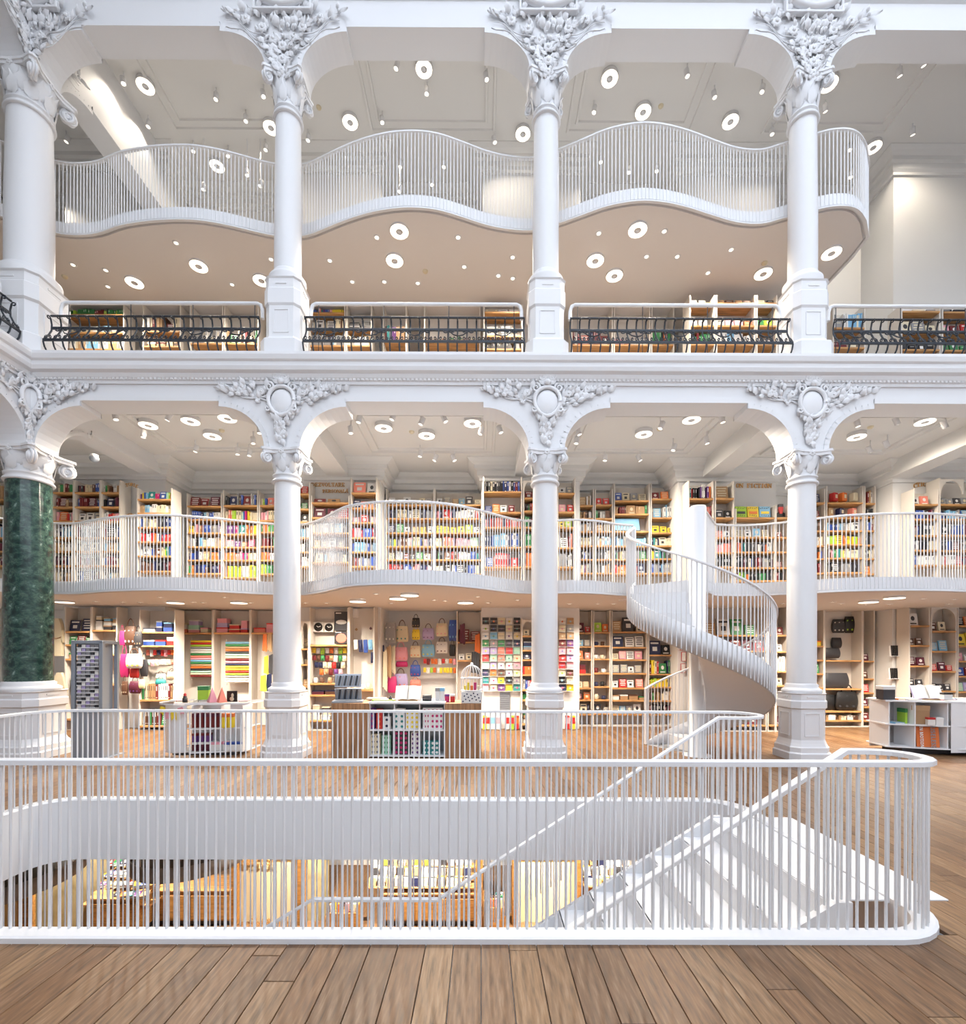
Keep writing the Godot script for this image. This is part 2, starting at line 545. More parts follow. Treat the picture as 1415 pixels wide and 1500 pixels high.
func make_railings():
	var RH := 0.97
	var e := ST_X - RUN * 9.0
	var down := func(d): return [Vector3(ST_X + 0.08, RH, -d), Vector3(ST_X - RUN * 9.0, RH - RISE * 10.0, -d), Vector3(e - 1.2, RH - RISE * 10.0, -d), Vector3(e - 3.6, RH - RISE * 10.0 - 2.4 * RISE / RUN, -d)]
	var n := thing("stair_railing", "white rod railing along the front of the stair well, returning down the steps", "railing", Vector3(0, 0, -HD0))
	var dn := HD0 - 0.01
	var path := [Vector3(HX0 + 0.3, RH, -dn), Vector3(2.42, RH, -dn)]
	path += arc(2.42, (dn + SD0) * 0.5, (SD0 - dn) * 0.5, -90, 90, RH)
	path += down.call(SD0)
	railing(n, path, stair_foot, 0.065, 0.026, 0.054, 0.0078)
	var f := thing("stair_railing", "white rod railing along the back of the stair well beside the display counters", "railing", Vector3(0, 0, -HD1))
	var df := HD1 + 0.02
	path = [Vector3(HX0 - 0.04, RH, -HD0 - 0.3), Vector3(HX0 - 0.04, RH, -(df - 0.34))]
	path += arc(HX0 + 0.3, df - 0.34, 0.34, 180, 90, RH)
	path += arc(2.55, (df + SD1) * 0.5, (df - SD1) * 0.5, 90, -90, RH)
	path += down.call(SD1)
	railing(f, path, stair_foot, 0.055, 0.022, 0.054, 0.0074)

# ---------------------------------------------------------------- arcades
func arch_poly(spring: float, top_arc: float, flat: float, top: float) -> PackedVector2Array:
	var p := PackedVector2Array([Vector2(0, top), Vector2(0, spring), Vector2(0.27, spring)])
	var c := BAY * 0.5
	for i in 13:
		var a := PI * 0.5 * i / 12.0
		p.append(Vector2(c - 1.035 - (c - 1.035 - 0.27) * cos(a), spring + (top_arc - spring) * sin(a)))
	p.append(Vector2(c - 1.035, flat)); p.append(Vector2(c + 1.035, flat))
	for i in 13:
		var a := PI * 0.5 * (1.0 - i / 12.0)
		p.append(Vector2(c + 1.035 + (c - 1.035 - 0.27) * cos(a), spring + (top_arc - spring) * sin(a)))
	p.append(Vector2(BAY, spring)); p.append(Vector2(BAY, top))
	return p

func arch_bay(parent: Node, xf: Transform3D, spring: float, top_arc: float, flat: float, top: float):
	var b := MB.new()
	var poly := arch_poly(spring, top_arc, flat, top)
	b.plate(poly, -0.19, 0.19, xf)
	# raised band that follows the arch
	var inner := poly.slice(2, poly.size() - 2)
	for side in [-1.0, 1.0]:
		for i in inner.size() - 1:
			var u: Vector2 = inner[i]; var v: Vector2 = inner[i + 1]
			if absf(u.x - v.x) < 0.001: continue
			var n := Vector2(u.y - v.y, v.x - u.x).normalized() * 0.075
			var z: float = 0.19 * side; var zz: float = 0.21 * side
			b.quad(xf * Vector3(u.x, u.y, zz), xf * Vector3(v.x, v.y, zz), xf * Vector3(v.x + n.x, v.y + n.y, zz), xf * Vector3(u.x + n.x, u.y + n.y, zz))
			b.quad(xf * Vector3(u.x + n.x, u.y + n.y, zz), xf * Vector3(v.x + n.x, v.y + n.y, zz), xf * Vector3(v.x + n.x, v.y + n.y, z), xf * Vector3(u.x + n.x, u.y + n.y, z))
			b.quad(xf * Vector3(u.x, u.y, z), xf * Vector3(v.x, v.y, z), xf * Vector3(v.x, v.y, zz), xf * Vector3(u.x, u.y, zz))
	obj("arch", b.done(), M.white, parent)

const CORNER := -6.98
func make_arcades():
	var side := Basis(Vector3.UP, PI * 0.5)     # local +x runs away from the camera
	for lv in [[4.66, 5.29, 5.37, 5.98, "wall_arcade_ground"], [10.36, 10.93, 11.0, 15.0, "wall_arcade_upper"]]:
		var w := Node3D.new()
		w.name = lv[4]
		add_child(w)
		w.set_meta("kind", "structure")
		for k in 5: arch_bay(w, Transform3D(Basis(), Vector3(CORNER + BAY * k, 0, -COLD)), lv[0], lv[1], lv[2], lv[3])
		for k in 3: arch_bay(w, Transform3D(side, Vector3(CORNER, 0, -COLD + BAY * (k + 1))), lv[0], lv[1], lv[2], lv[3])
		# cross arch from the corner column to the rear wall
		arch_bay(w, Transform3D(side, Vector3(CORNER, 0, -COLD)), lv[0], lv[1], lv[2], lv[3] if lv[3] < 6.0 else CEIL2)
	# cornices: sections (out towards the atrium, y)
	var path := [Vector3(13.2, 0, -COLD + 0.19), Vector3(CORNER + 0.19, 0, -COLD + 0.19), Vector3(CORNER + 0.19, 0, 6.9)]
	path.reverse()
	var cor := MB.new()
	cor.sweep([Vector2(0.0, 5.62), Vector2(0.03, 5.62), Vector2(0.03, 5.66), Vector2(0.07, 5.7), Vector2(0.09, 5.75), Vector2(0.15, 5.77), Vector2(0.17, 5.82), Vector2(0.17, 5.88), Vector2(0.2, 5.9), Vector2(0.22, 5.96), Vector2(0.22, 6.0), Vector2(-0.45, 6.0), Vector2(-0.45, 5.9), Vector2(0.0, 5.9)], path)
	struct("trim_2", cor.done(), M.white)
	var up := MB.new()
	up.sweep([Vector2(0.0, 11.42), Vector2(0.05, 11.46), Vector2(0.07, 11.54), Vector2(0.16, 11.6), Vector2(0.22, 11.72), Vector2(0.22, 11.8), Vector2(0.0, 11.8)], path)
	struct("trim_3", up.done(), M.white)
	# dentils under the cornice
	var den := MB.new()
	var x := CORNER + 0.3
	while x < 12.9:
		den.box(Vector3(x, 5.685, -COLD + 0.19 + 0.05), Vector3(0.035, 0.035, 0.03))
		x += 0.062
	var d := -COLD + 0.3
	while d < -1.0:
		den.box(Vector3(CORNER + 0.24, 5.685, d), Vector3(0.03, 0.035, 0.035))
		d += 0.062
	var dd := struct("trim_4", den.done(), M.white)
	dd.set_meta("kind", "structure")

# ---------------------------------------------------------------- shell: rear wall with piers, ceilings, floors, outer walls, roof
const PIERS := [[-8.9, -6.75], [-3.85, -2.15], [0.0, 2.1], [4.2, 6.3], [8.8, 13.2]]
const PIER_D := 10.5
const BACK_D := 11.4
func rear_line(y: float) -> Array:
	var out := [Vector3(-11, y, -PIER_D + 0.0)]
	out = [Vector3(-11, y, -BACK_D)]
	for p in PIERS:
		out += [Vector3(p[0], y, -BACK_D), Vector3(p[0], y, -PIER_D), Vector3(p[1], y, -PIER_D), Vector3(p[1], y, -BACK_D)]
	out.resize(out.size() - 1)
	return out

func make_shell():
	var w := MB.new()
	w.span(Vector3(-11.2, BASE, -BACK_D), Vector3(13.4, 15, -BACK_D - 0.4))
	for p in PIERS: w.span(Vector3(p[0], 0, -PIER_D), Vector3(p[1], 12.4, -BACK_D))
	struct("wall_rear", w.done(), M.plaster)
	var c := MB.new()
	c.span(Vector3(-11, CEIL1, -COLD - 0.15), Vector3(13.2, L2, -BACK_D)); c.span(Vector3(-11, CEIL1, 7), Vector3(CORNER + 0.15, L2, -COLD - 0.15))
	struct("ceiling_ground", c.done(), M.plaster)
	var t := MB.new()
	t.span(Vector3(-11, CEIL2, -COLD - 0.15), Vector3(13.2, CEIL2 + 0.3, -BACK_D)); t.span(Vector3(-11, CEIL2, 7), Vector3(CORNER + 0.15, CEIL2 + 0.3, -COLD - 0.15))
	struct("ceiling_upper", t.done(), M.plaster)
	# stepped cornice round piers and recesses, on both floors
	var s := MB.new()
	for y in [CEIL1, CEIL2]:
		var sec := [Vector2(0, -0.42), Vector2(0.05, -0.42), Vector2(0.05, -0.36), Vector2(0.1, -0.33), Vector2(0.1, -0.22), Vector2(0.16, -0.2), Vector2(0.16, -0.12), Vector2(0.24, -0.08), Vector2(0.3, -0.02), Vector2(0.3, 0.0), Vector2(0, 0)]
		s.sweep(sec.map(func(v): return v * Vector2(1.0, 1.0)), rear_line(y))
	struct("trim_5", s.done(), M.plaster)
	# ceiling panels with mouldings, and beams from the columns to the piers
	var f := MB.new()
	for k in 4:
		var x0 := CORNER + BAY * k + 0.75; var x1 := x0 + BAY - 1.5
		for y in [CEIL1, CEIL2]:
			for r in [[0.0, 8.3, 10.0], [0.16, 8.46, 9.84]]:
				var q := [Vector3(x0 + r[0], y, -r[1]), Vector3(x1 - r[0], y, -r[1]), Vector3(x1 - r[0], y, -r[2]), Vector3(x0 + r[0], y, -r[2])]
				f.sweep([Vector2(-0.03, 0), Vector2(-0.02, -0.035), Vector2(0.02, -0.035), Vector2(0.03, 0)], q, true, true)
	struct("trim_6", f.done(), M.plaster)
	var b := MB.new()
	for k in range(1, 5):
		var x := CORNER + BAY * k - 0.05
		b.span(Vector3(x - 0.22, 5.36, -COLD - 0.15), Vector3(x + 0.22, CEIL1 + 0.05, -PIER_D - 0.1))
	struct("beam_ground", b.done(), M.plaster)
	# side and near walls, right end, glazed roof
	var o := MB.new()
	o.span(Vector3(-11.3, BASE, 8), Vector3(-11, 15, -11.8)); struct("wall_left", o.done(), M.plaster)
	o = MB.new(); o.span(Vector3(13.2, BASE, 8), Vector3(13.5, 15, -11.8)); struct("wall_right", o.done(), M.plaster)
	# unseen wall behind the camera; its tall openings are added for frontal daylight
	var wn := MB.new()
	wn.span(Vector3(-11, BASE, 7), Vector3(13.2, 6.3, 7.3)); wn.span(Vector3(-11, 12.5, 7), Vector3(13.2, 15, 7.3)); wn.span(Vector3(-11, 6.3, 7), Vector3(-6.4, 12.5, 7.3))
	for i in 6:
		var x0 := -6.4 + i * 3.2
		wn.span(Vector3(x0 + 2.7, 6.3, 7), Vector3(x0 + 3.2 if i < 5 else 13.2, 12.5, 7.3))
		var added_win := Node3D.new()
		added_win.name = "added_window_%d" % (i + 1)
		add_child(added_win)
		added_win.set_meta("kind", "structure")
		var fr := MB.new()
		for k in 3: fr.span(Vector3(x0 + 1.32 * k, 6.3, 7.1), Vector3(x0 + 1.32 * k + 0.06, 12.5, 7.2))
		for k in 4: fr.span(Vector3(x0, 6.3 + 2.04 * k, 7.1), Vector3(x0 + 2.7, 6.36 + 2.04 * k, 7.2))
		obj("added_window_frame", fr.done(), M.metal, added_win)
	struct("wall_near", wn.done(), M.plaster)
	var fl := MB.new()
	fl.span(Vector3(-11, L2, -COLD - 0.15), Vector3(13.2, L2 + 0.02, -BACK_D)); fl.span(Vector3(-11, L2, 7), Vector3(CORNER - 0.1, L2 + 0.02, -COLD - 0.15))
	struct("floor_upper", fl.done(), wood(61, Color(0.58, 0.52, 0.46), Vector3(2.0, 2.0, 0.4)))
	var roof := Node3D.new()
	roof.name = "roof"
	add_child(roof)
	roof.set_meta("kind", "structure")
	var g := MB.new()
	for i in 8: g.span(Vector3(-4.8 + i * 2.4 - 0.05, 14.9, 4.52), Vector3(-4.8 + i * 2.4 + 0.05, 15.1, -5.4))
	for i in 5: g.span(Vector3(-4.8, 14.9, 4.52 - i * 2.48), Vector3(12.0, 15.0, 4.44 - i * 2.48))
	obj("roof_frame", g.done(), M.metal, roof)
	var over := MB.new()  # unseen slab; its ring is widened to restrict and shape the skylight
	over.span(Vector3(-11.3, 15, 8), Vector3(-4.8, 15.2, -11.8)); over.span(Vector3(-4.8, 15, -5.4), Vector3(13.5, 15.2, -11.8)); over.span(Vector3(12.0, 15, 8), Vector3(13.5, 15.2, -5.4)); over.span(Vector3(-4.8, 15, 8), Vector3(12.0, 15.2, 4.52))
	obj("roof_slab", over.done(), M.plaster, roof)

# ---------------------------------------------------------------- wavy mezzanines
func spline(pts: Array, per := 6) -> Array:
	var c := Curve3D.new()
	for i in pts.size():
		var t := Vector3.ZERO
		if i > 0 and i < pts.size() - 1: t = (pts[i + 1] - pts[i - 1]) / 6.0
		c.add_point(pts[i], -t, t)
	var out := []
	for i in pts.size() - 1:
		for j in per: out.append(c.sample(i, float(j) / per))
	out.append(pts[-1])
	return out

const WAVE1 := [[0, 758], [40, 763], [76, 765.5], [112, 765.5], [147, 759.5], [178, 756], [212, 754], [251, 754], [297, 757], [336, 760.5], [378, 765], [403, 767], [425, 768], [445, 767.5], [462, 763], [478, 756.5], [498, 745.5], [515, 739.5], [552, 734.6], [590, 733.5], [633, 735], [672, 740], [708, 748], [735, 755.5], [759, 761], [784, 762.5], [818, 761.5], [848, 760.5], [879, 763], [903, 767], [927, 769]]
const WAVE1B := [[1047, 767.5], [1078, 769], [1109, 768], [1153, 764], [1194, 759], [1234, 754.6], [1283, 752], [1336, 751], [1378, 752], [1415, 754.6], [1480, 760]]
const WAVE2 := [[0, 206], [40, 222], [74, 234], [108, 239.5], [144, 236], [180, 222], [230, 214], [281, 213], [324, 220], [360, 229.5], [396, 239], [425, 242], [445, 240.5], [462, 235], [496, 218.5], [532, 204], [568, 195], [604, 192], [640, 196], [676, 208], [712, 221.5], [748, 229.5], [784, 230.5], [820, 218.5], [856, 203.5], [892, 189], [935, 180.5], [971, 182.5], [1007, 191.5], [1043, 205], [1079, 217], [1115, 219.5], [1151, 209], [1200, 194.5], [1223, 189.5], [1245, 190], [1259, 198], [1268, 214]]
const SP := Vector3(3.39, 0, -7.7)      # axis of the spiral stair
const SPR := 1.05

func mezzanine(called: String, rails: Array, h_rail: float, under: float, ends: Array, labels: Array):
	# the floor slab follows the railing
	var edge := []
	for part in rails: edge += part
	var poly := PackedVector2Array()
	for p in edge: poly.append(Vector2(p.x, p.z))
	for e in ends: poly.append(e)
	var s := MB.new()
	s.slab(poly, under + 0.02, under + 0.16)
	struct("floor_" + called, s.done(), M.white)
	var u := MB.new()
	var inner := PackedVector2Array()
	for q in Geometry2D.offset_polygon(poly, -0.07): 
		if q.size() > inner.size(): inner = q
	u.slab(inner, under - 0.02, under + 0.02)
	struct("ceiling_" + called, u.done(), M.taupe)
	for i in rails.size():
		var o := thing("balcony_railing", labels[i], "railing", Vector3(0, under, -8.1))
		var path: Array = rails[i]
		var local := path.map(func(v): return Vector3(v.x, 0, v.z) - Vector3(0, 0, o.position.z))
		var f := MB.new()
		f.sweep([Vector2(-0.03, -0.02), Vector2(-0.03, 0.2), Vector2(-0.008, 0.2), Vector2(-0.004, 0.0), Vector2(0.016, -0.004), Vector2(0.016, -0.02)], local)
		obj("fascia", f.done(), M.metal, o)
		railing(o, path, func(_p): return under + 0.02, 0.05, 0.022, 0.0565, 0.008)

func make_mezzanines():
	var a := spline(WAVE1.map(func(q): return PH(q[0], q[1], 3.79)), 4)
	a.push_front(Vector3(-10.9, 3.79, -8.0))
	var b := spline(WAVE1B.map(func(q): return PH(q[0], q[1], 3.79)), 4)
	b.append(Vector3(13.1, 3.79, -8.0))
	b.push_front(SP + Vector3(0.14, 3.86, -0.06))
	mezzanine("mezzanine", [a, b], 3.79, MZ1, [Vector2(13.1, -BACK_D), Vector2(-10.9, -BACK_D)], ["white rod railing of the lower mezzanine, curving from the wall to the spiral stair", "white rod railing of the lower mezzanine beyond the spiral stair post"])
	var c := spline(WAVE2.map(func(q): return PH(q[0], q[1], 9.77)), 4)
	c.push_front(Vector3(-10.9, 9.77, -7.9))
	c += [Vector3(6.45, 9.77, -8.2), Vector3(6.5, 9.77, -8.6), Vector3(6.5, 9.77, -10.45)]
	mezzanine("gallery", [c], 9.77, MZ2, [Vector2(6.5, -BACK_D), Vector2(-10.9, -BACK_D)], ["white rod railing of the upper mezzanine with a rounded end above the iron balustrades"])

func make_spiral():
	var s := thing("spiral_stair", "white steel spiral stair winding up to the lower mezzanine", "stairs", SP)
	var post := MB.new(true)
	post.lathe([Vector2(0.0, 0.0), Vector2(0.22, 0.0), Vector2(0.22, 0.012), Vector2(0.125, 0.012), Vector2(0.125, 3.88), Vector2(0.115, 3.9), Vector2(0.0, 3.9)], 24)
	obj("centre_post", post.done(), M.metal, s)
	var n := 15; var a0 := 137.0; var turn := 340.0
	var top := MZ1 + 0.16
	var dir := func(deg): return Vector3(cos(deg_to_rad(deg)), 0, -sin(deg_to_rad(deg)))
	for i in n:
		# step i counts from the top
		var t0 := a0 + turn * i / n; var t1 := a0 + turn * (i + 1) / n
		var y: float = top - top * (i + 1) / n
		var m := MB.new()
		for j in 3:
			var u: Vector3 = dir.call(lerpf(t0, t1, j / 3.0)); var v: Vector3 = dir.call(lerpf(t0, t1, (j + 1) / 3.0))
			m.quad(u * 0.1 + Vector3(0, y, 0), u * SPR + Vector3(0, y, 0), v * SPR + Vector3(0, y, 0), v * 0.1 + Vector3(0, y, 0))
		var e: Vector3 = dir.call(t0)
		m.quad(e * 0.1 + Vector3(0, y, 0), e * 0.1 + Vector3(0, y + top / n, 0), e * SPR + Vector3(0, y + top / n, 0), e * SPR + Vector3(0, y, 0))
		obj("step", m.done(), M.metal, s)
	var soffit := MB.new(true); var string_ := MB.new(true)
	var rail := []
	var k := 90
	for i in k:
		var q := []
		for j in [i, i + 1]:
			var deg: float = a0 + turn * j / k
			var y: float = top - top * j / k
			var low := maxf(y - 0.3, 0.0)
			var e: Vector3 = dir.call(deg)
			q.append([e * 0.11 + Vector3(0, low, 0), e * (SPR - 0.02) + Vector3(0, low, 0), e * (SPR - 0.02) + Vector3(0, y + 0.06, 0), e * SPR + Vector3(0, y + 0.06, 0), e * SPR + Vector3(0, low - 0.015, 0)])
		soffit.quad(q[0][0], q[0][1], q[1][1], q[1][0])
		for l in [[1, 2], [2, 3], [3, 4], [4, 1]]:
			string_.quad(q[0][l[0]], q[0][l[1]], q[1][l[1]], q[1][l[0]])
	obj("soffit", soffit.done(), M.white, s)
	obj("stringer", string_.done(), M.metal, s)
	for i in k + 1:
		var deg2: float = a0 + turn * i / k
		var p: Vector3 = dir.call(deg2) * (SPR + 0.01)
		rail.append(SP + Vector3(p.x, maxf(top - top * i / k + 1.0, 1.0), p.z))
	railing(s, rail, func(p): return maxf(p.y - 1.0 - 0.3, 0.0), 0.055, 0.024, 0.066, 0.008)
	for deg in [a0, a0 + turn]:
		var e: Vector3 = dir.call(deg) * (SPR + 0.01)
		var np := MB.new()
		var h := 1.0
		np.soft(Vector3(e.x, (top if deg == a0 else 0.0) + h * 0.5 - (0.15 if deg == a0 else 0.0), e.z), Vector3(0.06, h + (0.3 if deg == a0 else 0.0), 0.06), 0.01, Basis(Vector3.UP, deg_to_rad(deg)))
		obj("newel", np.done(), M.metal, s)
	# landing edge between the mezzanine and the post
	var ld := MB.new()
	var e0: Vector3 = dir.call(a0) * SPR
	var poly := PackedVector2Array([Vector2(e0.x, e0.z), Vector2(0.0, 0.1), Vector2(0.12, -0.05), Vector2(0.3, -1.2), Vector2(-0.9, -1.2)])
	ld.slab(poly, MZ1 - 0.05, top)
	obj("landing", ld.done(), M.metal, s)

# ---------------------------------------------------------------- columns
func spiral_path(r: float, turns: float, n := 26) -> Array:
	var out := []
	for i in n:
		var t := float(i) / (n - 1)
		var a := TAU * turns * t + PI * 0.5
		var rr := r * (1.0 - 0.82 * t)
		out.append(Vector3(cos(a) * rr, sin(a) * rr, 0.012 * t))
	return out

func capital(parent: Node3D, y0: float, y1: float, r: float, wide: float):
	var c := Node3D.new()
	c.name = "capital"
	parent.add_child(c)
	c.position.y = y0
	var h := y1 - y0
	var m := MB.new(true)
	m.lathe([Vector2(r, 0), Vector2(r + 0.03, 0.0), Vector2(r + 0.04, 0.02), Vector2(r + 0.03, 0.04), Vector2(r + 0.005, 0.05), Vector2(r + 0.005, 0.09), Vector2(r + 0.025, 0.1), Vector2(r + 0.025, 0.12), Vector2(r, 0.13), Vector2(r + 0.01, h * 0.6), Vector2(r + 0.06, h - 0.08), Vector2(0, h - 0.08)], 28)
	obj("bell", m.done(), M.white, c)
	# abacus with hollowed sides
	var ab := PackedVector2Array()
	for s in 4:
		var a := PI * 0.5 * s
		for q in [[-1.0, 1.0], [-0.9, 1.05], [-0.5, 0.9], [0.0, 0.86], [0.5, 0.9], [0.9, 1.05]]:
			ab.append((Vector2(q[0], q[1]) * wide).rotated(-a))
	var am := MB.new()
	am.slab(ab, h - 0.08, h - 0.035)
	for i in ab.size(): ab[i] *= 1.06
	am.slab(ab, h - 0.035, h)
	obj("abacus", am.done(), M.white, c)
	var vm := MB.new(true)
	var vr := 0.082 * wide / 0.28
	for z in [-0.02, 0.02]:
		var path := spiral_path(vr, 1.7).map(func(v): return v + Vector3(0, 0, z))
		vm.tube(path, 0.017 * wide / 0.28, 6, 0.6)
	vm.lathe([Vector2(0, -0.022), Vector2(vr * 0.86, -0.022), Vector2(vr * 0.86, 0.022), Vector2(0, 0.022)], 14, Vector3.ZERO, Basis(Vector3.RIGHT, PI * 0.5))
	vm.ball(Vector3(0, 0, 0.02), Vector3(0.022, 0.022, 0.02), 8, 4)
	var vmesh := vm.done()
	for s in 4:
		var a := PI * 0.25 + PI * 0.5 * s
		for flip in [0.0, PI]:
			# two scrolls back to back under every corner, each turned a little towards its face
			var ang := a + (0.32 if flip == 0.0 else -0.32)
			var dirv := Vector3(cos(a), 0, sin(a))
			var z := Vector3(-sin(ang), 0, cos(ang)) * (1.0 if flip == 0.0 else -1.0)
			obj("volute", vmesh, M.white, c, dirv * wide * 1.2 + Vector3(0, h - 0.08 - vr * 0.9, 0), Basis(Vector3.UP.cross(z).normalized(), Vector3.UP, z))
	var lm := MB.new(true)
	lm.leaf(Transform3D(), h * 0.5, 0.13 * r / 0.2, 0.02, 0.075)
	var leaf := lm.done()
	for i in 16:
		var a := TAU * i / 16.0
		var out := Vector3(cos(a), 0, sin(a))
		obj("leaf", leaf, M.white, c, out * (r + 0.008) + Vector3(0, 0.13 if i % 2 == 0 else 0.2, 0), Basis(Vector3.UP.cross(out).normalized(), Vector3.UP, out))
	var rm := rosette(0.055)
	for s in 4:
		var out := Vector3(0, 0, 1).rotated(Vector3.UP, PI * 0.5 * s)
		obj("rosette", rm, M.white, c, out * wide * 0.88 + Vector3(0, h - 0.045, 0), Basis(Vector3.UP, PI * 0.5 * s))

func rosette(r: float, petals := 6) -> Mesh:
	var m := MB.new(true)
	for i in petals:
		m.leaf(Transform3D(Basis(Vector3.BACK, TAU * i / petals), Vector3(0, 0, 0.004)), r, r * 0.8, r * 0.25, r * 0.12)
	m.ball(Vector3(0, 0, r * 0.25), Vector3(r * 0.3, r * 0.3, r * 0.22))
	return m.done()

func column(label: String, lower: bool, big: bool) -> Node3D:
	var o := thing("column", label, "column")
	o.set_meta("kind", "thing")
	var r := 0.3 if big else 0.2
	var k := 1.45 if big else 1.0
	var b := MB.new()
	var ys: float = 1.13      # foot of the shaft
	if lower:
		b.square_lathe([Vector2(0.3, 0), Vector2(0.32, 0.0), Vector2(0.32, 0.1), Vector2(0.3, 0.12), Vector2(0.3, 0.19), Vector2(0.285, 0.21), Vector2(0.27, 0.25), Vector2(0.255, 0.3), Vector2(0.255, 0.76), Vector2(0.275, 0.78), Vector2(0.275, 0.88), Vector2(0.262, 0.9), Vector2(0.262, 0.98), Vector2(0.275, 1.0), Vector2(0.0, 1.0)].map(func(v): return Vector2(v.x * k, v.y)), 0.34)
	else:
		ys = 1.42
		b.square_lathe([Vector2(0.3, 0), Vector2(0.32, 0.0), Vector2(0.32, 0.27), Vector2(0.3, 0.29), Vector2(0.27, 0.31), Vector2(0.255, 0.34), Vector2(0.255, 0.8), Vector2(0.275, 0.83), Vector2(0.275, 1.05), Vector2(0.262, 1.07), Vector2(0.262, 1.2), Vector2(0.28, 1.22), Vector2(0.0, 1.22)].map(func(v): return Vector2(v.x * k, v.y)), 0.3)
	obj("pedestal", b.done(), M.white, o)
	for s in 4:
		var pn := MB.new()
		var bs := Basis(Vector3.UP, PI * 0.5 * s)
		var y0 := 0.36 if lower else 0.4; var y1 := 0.7 if lower else 0.74
		var q := [[-0.11, y0], [0.11, y0], [0.11, y1], [-0.11, y1]]
		for i in 4:
			var u := Vector3(q[i][0] * k, q[i][1], 0.258 * k); var v := Vector3(q[(i + 1) % 4][0] * k, q[(i + 1) % 4][1], 0.258 * k)
			pn.box(bs * ((u + v) * 0.5), Vector3(maxf(absf(u.x - v.x), 0.014), maxf(absf(u.y - v.y), 0.014), 0.012), bs)
		var tb := MB.new()
		tb.box(bs * Vector3(0, 0.945 if lower else 1.13, 0.264 * k), Vector3(0.16 * k, 0.022, 0.012), bs)
		obj("tablet", tb.done(), M.white, o)
		obj("panel_frame", pn.done(), M.white, o)
	var t := MB.new(true)
	var rb := r * 1.3
	t.lathe([Vector2(rb, ys - 0.2 if not lower else ys - 0.13), Vector2(rb + 0.012, ys - 0.11), Vector2(rb + 0.012, ys - 0.08), Vector2(rb - 0.02, ys - 0.06), Vector2(r * 1.1, ys - 0.04), Vector2(r * 1.12, ys - 0.01), Vector2(r * 1.02, ys + 0.01), Vector2(r, ys + 0.02)], 32)
	obj("base_moulding", t.done(), M.white, o)
	var top := 4.18 if lower else 9.76 - L2
	var capt := 4.66 if lower else 10.36 - L2
	var s2 := MB.new(true)
	s2.lathe([Vector2(r, ys), Vector2(r, ys + (top - ys) * 0.4), Vector2(r * 0.92, top)], 40)
	obj("shaft", s2.done(), M.marble if big and lower else M.white, o)
	capital(o, top, capt, r * 0.92, 0.27 * (1.4 if big else 1.0))
	return o

func make_columns():
	var lo := column("slender white column on a square pedestal, second from the green marble one", true, false)
	lo.position = Vector3(CORNER + BAY, 0, -COLD)
	var up := column("white upper-floor column between the first two full iron balustrades from the corner", false, false)
	up.position = Vector3(CORNER + BAY, L2, -COLD)
	var ll := ["", "", "slender white ground-floor column between the birdcage counter and the spiral stair", "slender white ground-floor column just past the spiral stair", "slender white ground-floor column beyond the table with the orange book"]
	var ul := ["", "", "white upper-floor column standing above the column between counter and spiral stair", "white upper-floor column standing beside the rounded end of the upper mezzanine", "white upper-floor column beyond the last iron balustrade"]
	for k in range(2, 5):
		copy(lo, Vector3(CORNER + BAY * k, 0, -COLD), 0, ll[k])
		copy(up, Vector3(CORNER + BAY * k, L2, -COLD), 0, ul[k])
	var g := column("thick corner column with a polished green marble shaft", true, true)
	g.position = Vector3(CORNER, 0, -COLD)
	var u := column("thick white corner column of the upper floor above the marble one", false, true)
	u.position = Vector3(CORNER, L2, -COLD)
	copy(g, Vector3(CORNER, 0, -COLD + BAY), 0, "green marble column of the side arcade")
	copy(u, Vector3(CORNER, L2, -COLD + BAY), 0, "thick white upper column of the side arcade")

